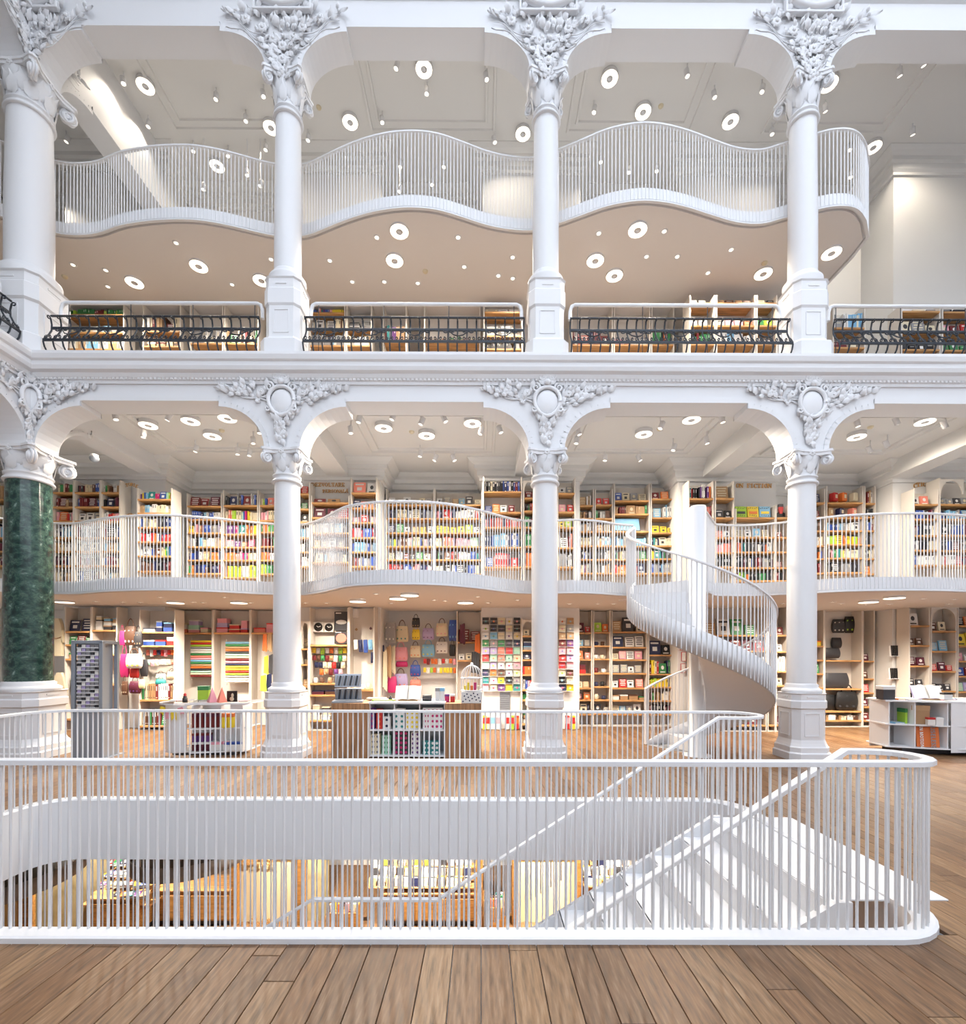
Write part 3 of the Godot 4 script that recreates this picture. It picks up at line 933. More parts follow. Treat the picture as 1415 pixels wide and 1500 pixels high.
# ---------------------------------------------------------------- plaster reliefs in the spandrels
func foliage(upper: bool) -> Mesh:
	var m := MB.new(true)
	rng.seed = 77 if upper else 78
	var n := 150 if upper else 120
	for i in n:
		var x := 0.0; var y := 0.0
		if upper:
			# an inverted triangle with hollow sides, 0.95 m wide each way at the top
			var t := rng.randf()
			y = -0.78 + 1.05 * pow(t, 0.7)
			var hw := 0.07 + 0.85 * pow(clampf((y + 0.78) / 1.05, 0, 1), 2.3)
			x = rng.randf_range(-hw, hw)
		elif i % 3 != 0:
			var t := rng.randf_range(0.16, 0.92)
			x = t * (1.0 if i % 2 else -1.0)
			var half := 0.17 * (1.05 - t)
			y = 0.1 + 0.1 * t + rng.randf_range(-half, half) - (0.16 * pow(1.0 - t, 3.0))
		else:
			var t := rng.randf()
			y = -0.62 + 0.5 * t
			x = rng.randf_range(-1, 1) * (0.05 + 0.17 * t * t)
		var out := atan2(x, 0.35 + absf(y)) * 1.1 + rng.randf_range(-0.9, 0.9)
		if upper and y < -0.1: out += PI * (1.0 if x > 0 else -1.0) * 0.45
		var l := rng.randf_range(0.09, 0.17)
		m.leaf(Transform3D(Basis(Vector3.BACK, -out) * Basis(Vector3.RIGHT, rng.randf_range(0.0, 0.35)), Vector3(x, y, rng.randf_range(0.0, 0.035))), l, l * rng.randf_range(0.4, 0.65), 0.028, rng.randf_range(0.01, 0.05))
		if i % 5 == 0: m.ball(Vector3(x, y, 0.03), Vector3.ONE * rng.randf_range(0.018, 0.032), 7, 4)
	# tendrils
	for s in [-1.0, 1.0]:
		for k in 3:
			var p := []
			for i in 12:
				var t := i / 11.0
				if upper: p.append(Vector3(s * (0.1 + 0.75 * t), -0.25 + 0.45 * t - 0.07 * k + 0.05 * sin(t * 9.0 + k), 0.02))
				else: p.append(Vector3(s * (0.15 + 0.75 * t), 0.02 + 0.16 * t + 0.05 * (k - 1) * (1.0 - t) + 0.03 * sin(t * 8.0 + k), 0.015))
			m.tube(p, 0.012, 5, 0.4)
	return m.done()

func ornament(upper: bool) -> Node3D:
	var o := thing("spandrel_relief", "", "relief")
	obj("foliage", foliage(upper), M.white, o)
	var ros := rosette(0.085, 7)
	var spots := [[-0.3, -0.03], [0.3, -0.02], [0.0, -0.3], [-0.14, -0.2], [0.16, -0.18], [-0.55, 0.1], [0.56, 0.12], [0.0, -0.5]] if upper else [[-0.3, 0.14], [0.32, 0.13], [-0.58, 0.2], [0.6, 0.2], [0.0, -0.4]]
	for s in spots: obj("blossom", ros, M.white, o, Vector3(s[0], s[1], 0.035), Basis(Vector3.BACK, s[0] * 5.0).scaled(Vector3.ONE * (1.0 if upper else 0.75)))
	if upper:
		var f := MB.new()
		f.soft(Vector3(0, 0.22, 0.05), Vector3(0.86, 0.035, 0.07), 0.006); f.soft(Vector3(0, 0.5, 0.05), Vector3(0.86, 0.035, 0.07), 0.006)
		for s in [-1, 1]: f.soft(Vector3(0.42 * s, 0.36, 0.05), Vector3(0.035, 0.3, 0.07), 0.006)
		f.box(Vector3(0, 0.36, 0.02), Vector3(0.82, 0.27, 0.02))
		obj("panel", f.done(), M.white, o)
		var d := MB.new(true)
		var pth := []
		for i in 15:
			var t := i / 14.0
			pth.append(Vector3(-0.33 + 0.66 * t, 0.4 - 0.1 * sin(PI * t), 0.06))
		d.tube(pth, 0.052, 8); d.tube(pth.map(func(v): return v + Vector3(0, 0.05, 0.01)), 0.03, 7)
		for s in [-1, 1]:
			d.ball(Vector3(0.35 * s, 0.4, 0.06), Vector3(0.05, 0.06, 0.04)); d.leaf(Transform3D(Basis(Vector3.BACK, PI), Vector3(0.35 * s, 0.4, 0.05)), 0.15, 0.08, 0.02, 0.0)
		obj("garland", d.done(), M.white, o)
	else:
		var sh := MB.new(true)
		sh.ball(Vector3(0, 0.0, 0.03), Vector3(0.165, 0.185, 0.05), 24, 10)
		obj("shield", sh.done(), M.white, o)
		var fr := MB.new(true)
		var ring := []
		for i in 33:
			var a := TAU * i / 32.0
			ring.append(Vector3(0.19 * cos(a) * (1.0 + 0.1 * sin(a)), 0.215 * sin(a), 0.055))
		fr.tube(ring, 0.03, 8)
		for s in [-1.0, 1.0]:
			for q in [[0.17, 0.2, 0.07, 1.4], [0.2, -0.12, 0.05, 1.3], [0.08, 0.36, 0.06, 1.5]]:
				fr.tube(spiral_path(q[2], q[3], 18).map(func(v): return Vector3(s * (q[0] + v.x), q[1] + v.y, 0.06 + v.z)), 0.02, 6, 0.5)
		obj("scroll_frame", fr.done(), M.white, o)
		var cr := MB.new(true)
		for i in 7: cr.leaf(Transform3D(Basis(Vector3.BACK, (i - 3) * -0.4), Vector3(0, 0.26, 0.05)), 0.2 - 0.012 * absf(i - 3), 0.075, 0.03, 0.04)
		cr.ball(Vector3(0, 0.28, 0.08), Vector3(0.05, 0.045, 0.04))
		obj("crest", cr.done(), M.white, o)
		var h := MB.new(true)
		for i in 6: h.leaf(Transform3D(Basis(Vector3.BACK, PI + (0.35 if i % 2 else -0.35)), Vector3(0, -0.2 - 0.07 * i, 0.03)), 0.14, 0.075, 0.03, 0.02)
		obj("husk_drop", h.done(), M.white, o)
	return o

func make_ornaments():
	var where := ["", "over the slender column nearest to the corner", "over the column between counter and spiral stair", "over the column just past the spiral stair"]
	for up in [false, true]:
		var o := ornament(up)
		var y := 10.98 if up else 5.36
		var what := "plaster garland panel of the upper arcade " if up else "plaster shield relief of the ground arcade "
		o.position = Vector3(CORNER + BAY, y, -COLD + 0.195)
		o.set_meta("label", what + where[1])
		for k in range(2, 4): copy(o, Vector3(CORNER + BAY * k, y, -COLD + 0.195), 0, what + where[k])
		copy(o, Vector3(CORNER + 0.2, y, -COLD + 0.197), 0, what + "beside the corner")
		copy(o, Vector3(CORNER + 0.197, y, -COLD + 0.2), PI * 0.5, what + "on the side wall by the corner")

# ---------------------------------------------------------------- iron balustrades and white guard rails of the upper floor
func make_balustrades():
	var bar := MB.new(true)
	# bellied outwards (towards +z) low down, with a curl at the head
	var pth := [Vector3(0, 0.0, 0.0), Vector3(0, 0.05, 0.05), Vector3(0, 0.12, 0.105), Vector3(0, 0.18, 0.125), Vector3(0, 0.25, 0.1), Vector3(0, 0.34, 0.03), Vector3(0, 0.43, -0.015), Vector3(0, 0.52, -0.02), Vector3(0, 0.6, 0.0)]
	bar.tube(pth, 0.0125, 6)
	var curl := []
	for i in 12:
		var a := -PI * 0.5 + TAU * 0.85 * i / 11.0
		var r := 0.032 * (1.0 - 0.04 * i)
		curl.append(Vector3(0, 0.6 + r * cos(a) * 0.9, 0.032 + r * sin(a)))
	bar.tube(curl, 0.0095, 5)
	var bm := bar.done()
	var sc := MB.new(true)
	for s in [-1.0, 1.0]:
		sc.tube(spiral_path(0.026, 1.2, 12).map(func(v): return Vector3(s * (0.036 + v.x), v.y, v.z)), 0.007, 5)
	var scm := sc.done()
	var big := MB.new(true)
	for s in [-1.0, 1.0]:
		big.tube(spiral_path(0.042, 1.3, 14).map(func(v): return Vector3(s * (0.2 + v.x), v.y + 0.05, v.z)), 0.009, 5)
		big.tube([Vector3(s * 0.2, 0.09, 0), Vector3(s * 0.12, 0.04, 0), Vector3(s * 0.07, -0.03, 0), Vector3(0, -0.055, 0)], 0.009, 5)
		big.tube(spiral_path(0.03, 1.2, 12).map(func(v): return Vector3(s * (0.09 + v.x), v.y + 0.055, v.z)), 0.008, 5)
	var bigm := big.done()
	var which := ["between the corner column and its neighbour", "above the counter with the birdcage", "above the spiral stair", "beside the rounded end of the upper mezzanine"]
	var x_in := [0.5, 0.35, 0.35, 0.35]
	for k in 5:
		var side := k == 4
		var lbl: String = "on the side arcade by the corner column" if side else which[k]
		var l: float = BAY - (x_in[k] if not side else 0.5) - 0.35
		var o := thing("iron_balustrade", "dark wrought-iron balustrade with bellied bars " + lbl, "balustrade")
		var g := thing("guard_rail", "white tubular guard rail behind the balustrade " + lbl, "railing")
		if side:
			o.position = Vector3(CORNER + 0.2, L2 + 0.02, -COLD + 0.5); o.rotation.y = PI * 0.5
			o.position.z += l
			g.position = o.position + Vector3(-0.16, 0, 0); g.rotation.y = PI * 0.5
		else:
			o.position = Vector3(CORNER + BAY * k + x_in[k], L2 + 0.02, -COLD + 0.2)
			g.position = o.position + Vector3(0, 0, -0.16)
		var n := int(l / 0.137)
		for i in n + 1: obj("bar", bm, M.iron, o, Vector3(l * i / n, 0, 0))
		for q in [[0.0, 0.0, 0.022], [0.2, 0.13, 0.034], [0.47, -0.02, 0.034], [0.64, 0.0, 0.022]]:
			var m := MB.new()
			m.soft(Vector3(l * 0.5, q[0] + (0.012 if q[0] == 0.0 else 0.0), q[1]), Vector3(l, q[2], 0.03), 0.004)
			obj("rail", m.done(), M.iron, o)
		for i in n: obj("scroll", scm, M.iron, o, Vector3(l * (i + 0.5) / n, 0.25, 0.12))
		for i in 5: obj("scroll_spray", bigm, M.iron, o, Vector3(l * (i + 0.5) / 5.0, 0.38, 0.03), Basis(Vector3.RIGHT, -0.5))
		var t := MB.new(true)
		t.tube([Vector3(0.02, 0.72, 0), Vector3(0.025, 0.86, 0), Vector3(0.05, 0.93, 0), Vector3(0.1, 0.955, 0), Vector3(l - 0.1, 0.955, 0), Vector3(l - 0.05, 0.93, 0), Vector3(l - 0.025, 0.86, 0), Vector3(l - 0.02, 0.72, 0)], 0.028, 10)
		obj("handrail", t.done(), M.metal, g)
		for i in 4: obj("post", unit_rod, M.iron, g, Vector3(0.14 + (l - 0.28) * i / 3.0, 0.0, 0), Basis().scaled(Vector3(0.006, 0.94, 0.006)))

# ---------------------------------------------------------------- lamps
func lamp_light(o: Node3D, energy: float, size: float, at: Vector3, spot := false, down := Vector3.DOWN):
	var l: Light3D
	if spot:
		var s := SpotLight3D.new()
		s.spot_angle = 72.0
		s.spot_angle_attenuation = 0.8
		s.spot_range = 20.0
		s.basis = Basis.looking_at(down, Vector3.BACK if absf(down.y) > 0.9 else Vector3.UP)
		l = s
	else:
		var s := OmniLight3D.new()
		s.omni_range = 20.0
		s.omni_attenuation = 2.0
		l = s
	l.name = "light"
	l.light_color = Color(1.0, 0.945, 0.87)
	l.light_energy = energy * LAMP
	l.light_size = size
	l.shadow_enabled = true
	l.position = at
	o.add_child(l, true)

var ring_parts := []
func ring_lamp(at: Vector3, floor_name: String, energy: float, drop := 0.08):
	if ring_parts.is_empty():
		var h := MB.new(true)
		h.lathe([Vector2(0.0, 0.006), Vector2(0.055, 0.006), Vector2(0.055, 0.0), Vector2(0.056, 0.0), Vector2(0.056, 0.09), Vector2(0.145, 0.09), Vector2(0.15, 0.085), Vector2(0.15, 0.006)], 28)
		var g := MB.new(true)
		g.lathe([Vector2(0.06, 0.0), Vector2(0.148, 0.0)], 16)
		ring_parts = [h.done(), g.done()]
	var o := thing("ring_lamp", "glowing ring lamp under the %s %s" % [floor_name, bay_of(at.x)], "lamp", at - Vector3(0, drop, 0), 0, "ring lamps under the %s %s" % [floor_name, bay_of(at.x)])
	obj("housing", ring_parts[0], M.metal, o)
	obj("diffuser", ring_parts[1], M.warm, o)
	lamp_light(o, energy, 0.12, Vector3(0, -0.03, 0), true)

var pair := 1
var spot_parts := []
func spot_lamp(at: Vector3, floor_name: String, energy: float, tilt: float, stem := 0.1, aim := Vector3.ZERO):
	if spot_parts.is_empty():
		var c := MB.new(true)
		c.lathe([Vector2(0.0, 0.13), Vector2(0.04, 0.13), Vector2(0.045, 0.125), Vector2(0.045, 0.0), Vector2(0.037, 0.0), Vector2(0.037, 0.02)], 14)
		var g := MB.new(true)
		g.lathe([Vector2(0.0, -0.004), Vector2(0.04, 0.002)], 6)
		var s := MB.new()
		s.lathe([Vector2(0.0, 0.0), Vector2(0.01, 0.0), Vector2(0.01, 1.0), Vector2(0.0, 1.0)], 6)
		spot_parts = [c.done(), g.done(), s.done()]
	var o := thing("ceiling_spotlight", "small white spotlight on the %s %s" % [floor_name, bay_of(at.x)], "lamp", at - Vector3(0, stem + 0.13, 0), 0, "spotlights on the %s %s" % [floor_name, bay_of(at.x)])
	# the can points along aim: most spots wash the shelves behind them
	var dir := (aim if aim != Vector3.ZERO else Vector3(tilt, -1.0, 0.05)).normalized()
	var side := dir.cross(Vector3.BACK).normalized()
	var b := Basis(side, -dir, side.cross(-dir))
	obj("can", spot_parts[0], M.metal, o, Vector3.ZERO, b)
	obj("lens", spot_parts[1], M.warm, o, Vector3.ZERO, b)
	obj("stem", spot_parts[2], M.metal, o, Vector3(0, 0.12, 0), Basis().scaled(Vector3(1, stem + 0.01, 1)))
	pair += 1      # neighbouring small lamps share one light of twice the strength
	if pair % 2 == 0: lamp_light(o, energy * 2.0, 0.04, b * Vector3(0, -0.02, 0), true, b * Vector3.DOWN)

var down_parts := []
func down_lamp(at: Vector3, floor_name: String, energy: float):
	if down_parts.is_empty():
		var c := MB.new(true)
		c.lathe([Vector2(0.034, -0.002), Vector2(0.04, -0.008), Vector2(0.056, -0.006), Vector2(0.058, 0.002)], 18)
		var g := MB.new(true)
		g.lathe([Vector2(0.0, -0.003), Vector2(0.036, -0.003)], 6)
		down_parts = [c.done(), g.done()]
	var o := thing("downlight", "round downlight in the %s %s" % [floor_name, bay_of(at.x)], "lamp", at, 0, "downlights in the %s %s" % [floor_name, bay_of(at.x)])
	obj("trim_ring", down_parts[0], M.metal, o)
	obj("lens", down_parts[1], M.warm, o)
	pair += 1
	if pair % 2 == 0: lamp_light(o, energy * 2.0, 0.035, Vector3(0, -0.02, 0), true)

func clear_of_shelves(p: Vector3) -> Vector3:
	return Vector3(p.x, p.y, maxf(p.z, -9.6))

func make_lamps():
	rng.seed = 11
	for q in [[213, 127], [621, 102], [893, 116], [513, 180], [397, 188], [766, 197], [942, 165], [1070, 179], [1214, 124], [318, 244]]:
		ring_lamp(PH(q[0], q[1], CEIL2 - 0.08), "top ceiling", 3.0, 0.0)
	var r1 := PH(1279, 217, CEIL2 - 0.08)
	ring_lamp(r1, "top ceiling", 3.0, 0.0)
	for q in [[181, 123], [316, 146], [217, 186], [97, 208], [580, 101], [625, 138], [713, 117], [560, 180], [386, 142], [360, 178], [389, 220], [451, 206], [725, 209], [1007, 112], [1047, 143], [1116, 135], [1131, 197], [1209, 164], [1318, 112], [1353, 97], [1337, 198], [870, 165], [283, 222], [334, 229]]:
		spot_lamp(PH(q[0], q[1], CEIL2 - 0.23) + Vector3(0, 0.23, 0), "top ceiling", 2.2 if q[0] < 1200 else 5.0, rng.randf_range(-0.3, 0.3), 0.1, Vector3(0.3, -1.0, -0.25) if q[0] > 1200 else Vector3.ZERO)
	for q in [[75, 272], [362, 257], [381, 273], [298, 278], [586, 245], [585, 281], [633, 271], [650, 245], [880, 238], [921, 253], [962, 251], [1245, 220], [1246, 260]]:
		var p := P(q[0], q[1], 10.2)
		spot_lamp(Vector3(p.x, CEIL2, p.z), "top ceiling", 2.5, rng.randf_range(-0.3, 0.3), CEIL2 - p.y - 0.13)
	for q in [[585, 340], [578, 383], [291, 391], [197, 415], [383, 412], [934, 338], [872, 383], [900, 405], [1218, 372], [1118, 402]]:
		ring_lamp(PH(q[0], q[1], MZ2 - 0.06), "upper mezzanine", 13.0, 0.0)
	for q in [[258, 356], [107, 388], [155, 396], [158, 420], [397, 380], [340, 417], [483, 382], [516, 413], [563, 413], [612, 415], [671, 348], [751, 377], [730, 404], [751, 408], [680, 391], [552, 348], [877, 342], [973, 339], [947, 376], [992, 376], [1071, 366], [1037, 400]]:
		down_lamp(PH(q[0], q[1], MZ2 - 0.022), "upper mezzanine", 10.0)
	for q in [[217, 624], [279, 618], [333, 614], [311, 640], [562, 628], [625, 639], [692, 621], [1013, 616], [943, 637], [1255, 641], [1355, 619]]:
		ring_lamp(PH(q[0], q[1], CEIL1 - 0.08), "ground-floor ceiling", 25.0, 0.0)
	for q in [[170, 615], [210, 641], [245, 616], [286, 662], [348, 666], [365, 668], [371, 650], [380, 635], [525, 619], [574, 615], [616, 622], [514, 635], [653, 618], [703, 636], [734, 634], [615, 669], [636, 675], [666, 675], [844, 650], [849, 637], [886, 675], [938, 675], [967, 628], [986, 660], [1036, 650], [1059, 619], [1257, 625], [1315, 622], [1275, 663], [1300, 655], [1385, 627]]:
		spot_lamp(PH(q[0], q[1], CEIL1 - 0.23) + Vector3(0, 0.23, 0), "ground-floor ceiling", 14.0, rng.randf_range(-0.5, 0.5), 0.1, Vector3(0.5, -1.0, -0.1) if q[0] > 1260 else Vector3.ZERO)
	for q in [[95, 883], [257, 884], [350, 884], [524, 882], [583, 878], [600, 873], [682, 884], [1272, 883], [1310, 877]]:
		ring_lamp(clear_of_shelves(PH(q[0], q[1], MZ1 - 0.06)), "lower mezzanine", 25.0, 0.0)
	for q in [[141, 881], [180, 882], [222, 885], [235, 875], [283, 882], [276, 888], [310, 885], [329, 875], [385, 887], [450, 884], [483, 885], [530, 877], [551, 870], [579, 887], [636, 879], [652, 880], [700, 874], [715, 883], [758, 879], [833, 885], [872, 886], [895, 886], [925, 884], [1035, 884], [1147, 884], [1163, 885], [1220, 882], [1232, 884], [1258, 887], [1303, 885], [1352, 877], [1390, 885], [1398, 878]]:
		down_lamp(clear_of_shelves(PH(q[0], q[1], MZ1 - 0.022)), "lower mezzanine", 15.0)
	# basement: luminous strips over the wall panels, and plain downlights out of sight
	for x in [-6.4, -2.7, -1.0, 0.8, 2.6, 4.4]:
		for d in [6.4, 8.2]: down_lamp(Vector3(x, -0.585, -d), "basement ceiling", 55.0)

# ---------------------------------------------------------------- goods
var book_mesh: ArrayMesh
var face_meshes := []
var books := []
func make_book_meshes():
	book_mesh = ArrayMesh.new()
	var c := MB.new()
	# cover: two boards and a slightly rounded spine; unit size, spine at z = 0, back at z = -1
	c.quad(Vector3(0, 0, -0.08), Vector3(0.15, 0, 0), Vector3(0.15, 1, 0), Vector3(0, 1, -0.08))
	c.quad(Vector3(0.15, 0, 0), Vector3(0.85, 0, 0), Vector3(0.85, 1, 0), Vector3(0.15, 1, 0))
	c.quad(Vector3(0.85, 0, 0), Vector3(1, 0, -0.08), Vector3(1, 1, -0.08), Vector3(0.85, 1, 0))
	c.box(Vector3(0.05, 0.5, -0.54), Vector3(0.1, 1, 0.92)); c.box(Vector3(0.95, 0.5, -0.54), Vector3(0.1, 1, 0.92))
	c.st.generate_normals(); c.st.commit(book_mesh)
	var p := MB.new()
	p.box(Vector3(0.5, 0.5, -0.5), Vector3(0.8, 0.97, 0.9))
	p.st.generate_normals(); p.st.commit(book_mesh)
	var b := MB.new()
	b.box(Vector3(0.5, 0.72, -0.026), Vector3(0.3, 0.3, 0.06)); b.box(Vector3(0.5, 0.12, -0.026), Vector3(0.5, 0.05, 0.06))
	b.st.generate_normals(); b.st.commit(book_mesh)
	for v in 3:
		var m := ArrayMesh.new()
		c = MB.new()
		c.box(Vector3(0.5, 0.5, -0.08), Vector3(1, 1, 0.16)); c.box(Vector3(0.5, 0.5, -0.92), Vector3(1, 1, 0.16)); c.box(Vector3(0.03, 0.5, -0.5), Vector3(0.06, 1, 0.7))
		c.st.generate_normals(); c.st.commit(m)
		p = MB.new()
		p.box(Vector3(0.52, 0.5, -0.5), Vector3(0.92, 0.97, 0.68))
		p.st.generate_normals(); p.st.commit(m)
		b = MB.new()
		if v == 0:
			b.box(Vector3(0.5, 0.82, 0.01), Vector3(0.7, 0.12, 0.04)); b.box(Vector3(0.5, 0.4, 0.01), Vector3(0.4, 0.3, 0.04))
		elif v == 1:
			b.lathe([Vector2(0, 0.03), Vector2(0.2, 0.03), Vector2(0.2, 0.0)], 14, Vector3(0.5, 0.58, 0.0), Basis(Vector3.RIGHT, PI * 0.5)); b.box(Vector3(0.5, 0.14, 0.01), Vector3(0.66, 0.1, 0.04))
		else:
			for i in 4: b.box(Vector3(0.5, 0.84 - 0.2 * i, 0.01), Vector3(0.76 - 0.12 * (i % 2), 0.09, 0.04))
		b.st.generate_normals(); b.st.commit(m)
		face_meshes.append(m)

func three(o: MeshInstance3D, a: Material, b: Material, c: Material):
	o.material_override = null
	o.set_surface_override_material(0, a); o.set_surface_override_material(1, b); o.set_surface_override_material(2, c)

func contrast(n: String) -> String:
	return "white" if n in ["black", "charcoal", "navy", "dark red", "maroon", "brown", "red", "blue", "purple", "green", "teal", "magenta", "salmon"] else "charcoal" if n in ["white", "cream", "yellow", "kraft"] else "cream"

# a run of upright books between x0 and x1
func row_books(x0: float, x1: float, y: float, z: float, gap: float, pal: String, where: String, weight: float):
	var x := x0 + 0.012
	while x < x1 - 0.03:
		if rng.randf() < 0.06: x += rng.randf_range(0.02, 0.06)
		var col: String = PAL[pal][rng.randi() % PAL[pal].size()]
		var run := 1 if rng.randf() < 0.7 else rng.randi_range(2, 4)
		var h := minf(gap * rng.randf_range(0.66, 0.92), 0.33)
		var w := rng.randf_range(0.024, 0.055)
		for k in run:
			if x + w > x1 - 0.01: break
			books.append({"x": x, "y": y, "z": z - rng.randf_range(0.0, 0.03), "w": w, "h": h * (1.0 if run > 1 else rng.randf_range(0.93, 1.0)), "dp": 0.19, "c": col, "where": where, "s": w * h * weight, "f": false})
			x += w + 0.002
		if rng.randf() < 0.1 and x + 0.17 < x1:
			var fc: String = PAL[pal][rng.randi() % PAL[pal].size()]
			var fw := minf(rng.randf_range(0.13, 0.17), gap * 0.72)
			books.append({"x": x + 0.01, "y": y, "z": z - 0.02, "w": fw, "h": minf(fw * 1.4, gap * 0.92), "dp": 0.03, "c": fc, "where": where, "s": fw * fw * 1.4 * weight, "f": true})
			x += fw + 0.02

func row_faces(x0: float, x1: float, y: float, z: float, gap: float, pal: String, where: String, weight: float, wide := 0.15):
	var x := x0 + 0.02
	while x + wide * 0.7 < x1:
		var w := minf(rng.randf_range(wide * 0.75, wide * 1.1), x1 - x - 0.01)
		var h := minf(w * rng.randf_range(0.95, 1.35), gap * 0.9)
		books.append({"x": x, "y": y, "z": z - 0.03, "w": w, "h": h, "dp": 0.03, "c": PAL[pal][rng.randi() % PAL[pal].size()], "where": where, "s": w * h * weight, "f": true})
		x += w + rng.randf_range(0.015, 0.05)

func place_books():
	books.sort_custom(func(a, b): return a.s > b.s)
	rng.seed = 3
	var rest := MB.new()
	var count := {true: 0, false: 0}
	for b in books:
		var at := Vector3(b.x, b.y + (b.dp * 0.16 + 0.001 if b.f else 0.0), b.z)
		count[b.f] += 1
		if count[b.f] <= 300:
			var kind := "display_book" if b.f else "book"
			var label := ("%s book standing face out in the %s" if b.f else "%s book standing upright in the %s") % [b.c, b.where]
			var bs := Basis().scaled(Vector3(b.w, b.h, b.dp))
			if b.f: bs = Basis(Vector3.RIGHT, -0.16) * bs
			var o := single(kind, face_meshes[rng.randi() % 3] if b.f else book_mesh, null, label, "book", at, bs, "%s %s in the %s" % [b.c, "display books" if b.f else "upright books", b.where])
			three(o, ink(b.c), M.paper, ink(contrast(b.c)))
		else:
			rest.st.set_color(tone(b.c).srgb_to_linear())
			var bs2 := Basis(Vector3.RIGHT, -0.16) if b.f else Basis()
			rest.box(at + bs2 * Vector3(b.w * 0.5, b.h * 0.5, -b.dp * 0.5), Vector3(b.w, b.h, b.dp), bs2)
			if rng.randf() < 0.5: continue
			rest.st.set_color(tone(contrast(b.c)).lerp(tone(b.c), 0.35).srgb_to_linear())
			rest.box(at + bs2 * Vector3(b.w * 0.5, b.h * 0.74, 0.0), Vector3(b.w * (0.6 if b.f else 0.4), b.h * (0.12 if b.f else 0.3), 0.004), bs2)
	var m := mat(Color.WHITE, 0.55)
	m.vertex_color_use_as_albedo = true
	var o := obj("packed_books", rest.done(), m)
	tag(o, "multicoloured books and cards packed along the remaining shelves", "books", "", "stuff")

# ---------------------------------------------------------------- bookcases: x range, rows and depth are read off the photograph
func bookcase(x0: int, x1: int, top: float, planks: Array, low: float, d: float, fills: Array, where: String, label: String, weight := 1.0, deep := 0.3):
	var c := (x0 + x1) * 0.5
	var X0 := P(x0, 800, d).x; var X1 := P(x1, 800, d).x
	var yt := P(c, top, d).y; var yb := P(c, low, d).y
	var o := thing("bookcase", label, "bookcase", Vector3((X0 + X1) * 0.5, yb, -d))
	var w := X1 - X0
	var side := MB.new()
	side.soft(Vector3.ZERO, Vector3(0.026, yt - yb, deep), 0.002)
	var sm := side.done()
	for s in [-1, 1]: obj("side_panel", sm, M.shelf_white, o, Vector3(s * (w * 0.5 - 0.013), (yt - yb) * 0.5, -deep * 0.5))
	var back := MB.new()
	back.box(Vector3(0, (yt - yb) * 0.5, -deep - 0.006), Vector3(w, yt - yb, 0.012))
	obj("back_panel", back.done(), M.shelf_white, o)
	var board := MB.new()
	board.soft(Vector3.ZERO, Vector3(w - 0.052, 0.034, deep + 0.015), 0.003)
	var bm := board.done()
	var above := yt
	for i in planks.size():
		var y := P(c, planks[i], d).y
		obj("shelf", bm, M.oak, o, Vector3(0, y - 0.017 - yb, -deep * 0.5 + 0.008))
		var f: String = fills[i] if i < fills.size() else ""
		var gap := minf(above - y - 0.04, 0.42)
		if f != "" and gap > 0.05: fill(f, X0 + 0.026, X1 - 0.026, y + 0.001, -d - 0.03, gap, where, weight)
		above = y - 0.034
	if low > 1000 or low < 520:
		var k := MB.new()
		k.box(Vector3(0, 0.02, -deep * 0.5), Vector3(w - 0.05, 0.04, deep - 0.02))
		obj("plinth", k.done(), M.shelf_white, o)

func fill(f: String, x0: float, x1: float, y: float, z: float, gap: float, where: String, weight: float):
	var pal := f.substr(1, 1)
	match f[0]:
		"b": row_books(x0, x1, y, z, gap, pal, where, weight)
		"f": row_faces(x0, x1, y, z, gap, pal, where, weight)
		"F": row_faces(x0, x1, y, z, gap, pal, where, weight, 0.24)
		"x": row_boxes(x0, x1, y, z, gap, pal, where)
		"m": row_mugs(x0, x1, y, z, gap, pal, where)

var box_body: Mesh
var box_lid: Mesh
func gift_box(at: Vector3, s: Vector3, a: String, b: String, label: String, group := "", turn := 0.0) -> Node3D:
	if box_body == null:
		var m := MB.new(); m.soft(Vector3(0, 0.42, 0), Vector3(0.96, 0.84, 0.96), 0.01); box_body = m.done()
		m = MB.new(); m.soft(Vector3(0, 0.87, 0), Vector3(1, 0.26, 1), 0.012); box_lid = m.done()
	var o := thing("gift_box", label, "box", at, turn, group)
	obj("body", box_body, ink(a), o, Vector3.ZERO, Basis().scaled(s))
	obj("lid", box_lid, ink(b), o, Vector3.ZERO, Basis().scaled(s))
	return o

func row_boxes(x0: float, x1: float, y: float, z: float, gap: float, pal: String, where: String):
	var x := x0 + 0.02
	while x + 0.1 < x1:
		var w := minf(rng.randf_range(0.12, 0.26), x1 - x - 0.01)
		var yy := y
		var n := 1 if gap < 0.2 else rng.randi_range(1, 3)
		for k in n:
			var h := rng.randf_range(0.07, 0.12)
			if yy + h > y + gap: break
			var a: String = PAL[pal][rng.randi() % PAL[pal].size()]; var b: String = PAL[pal][rng.randi() % PAL[pal].size()]
			gift_box(Vector3(x + w * 0.5, yy, z - 0.11), Vector3(w * (1.0 - 0.08 * k), h, 0.18), a, b, "%s box with %s lid in the %s" % [a, b, where], "%s and %s gift boxes in the %s" % [a, b, where])
			yy += h
		x += w + 0.02

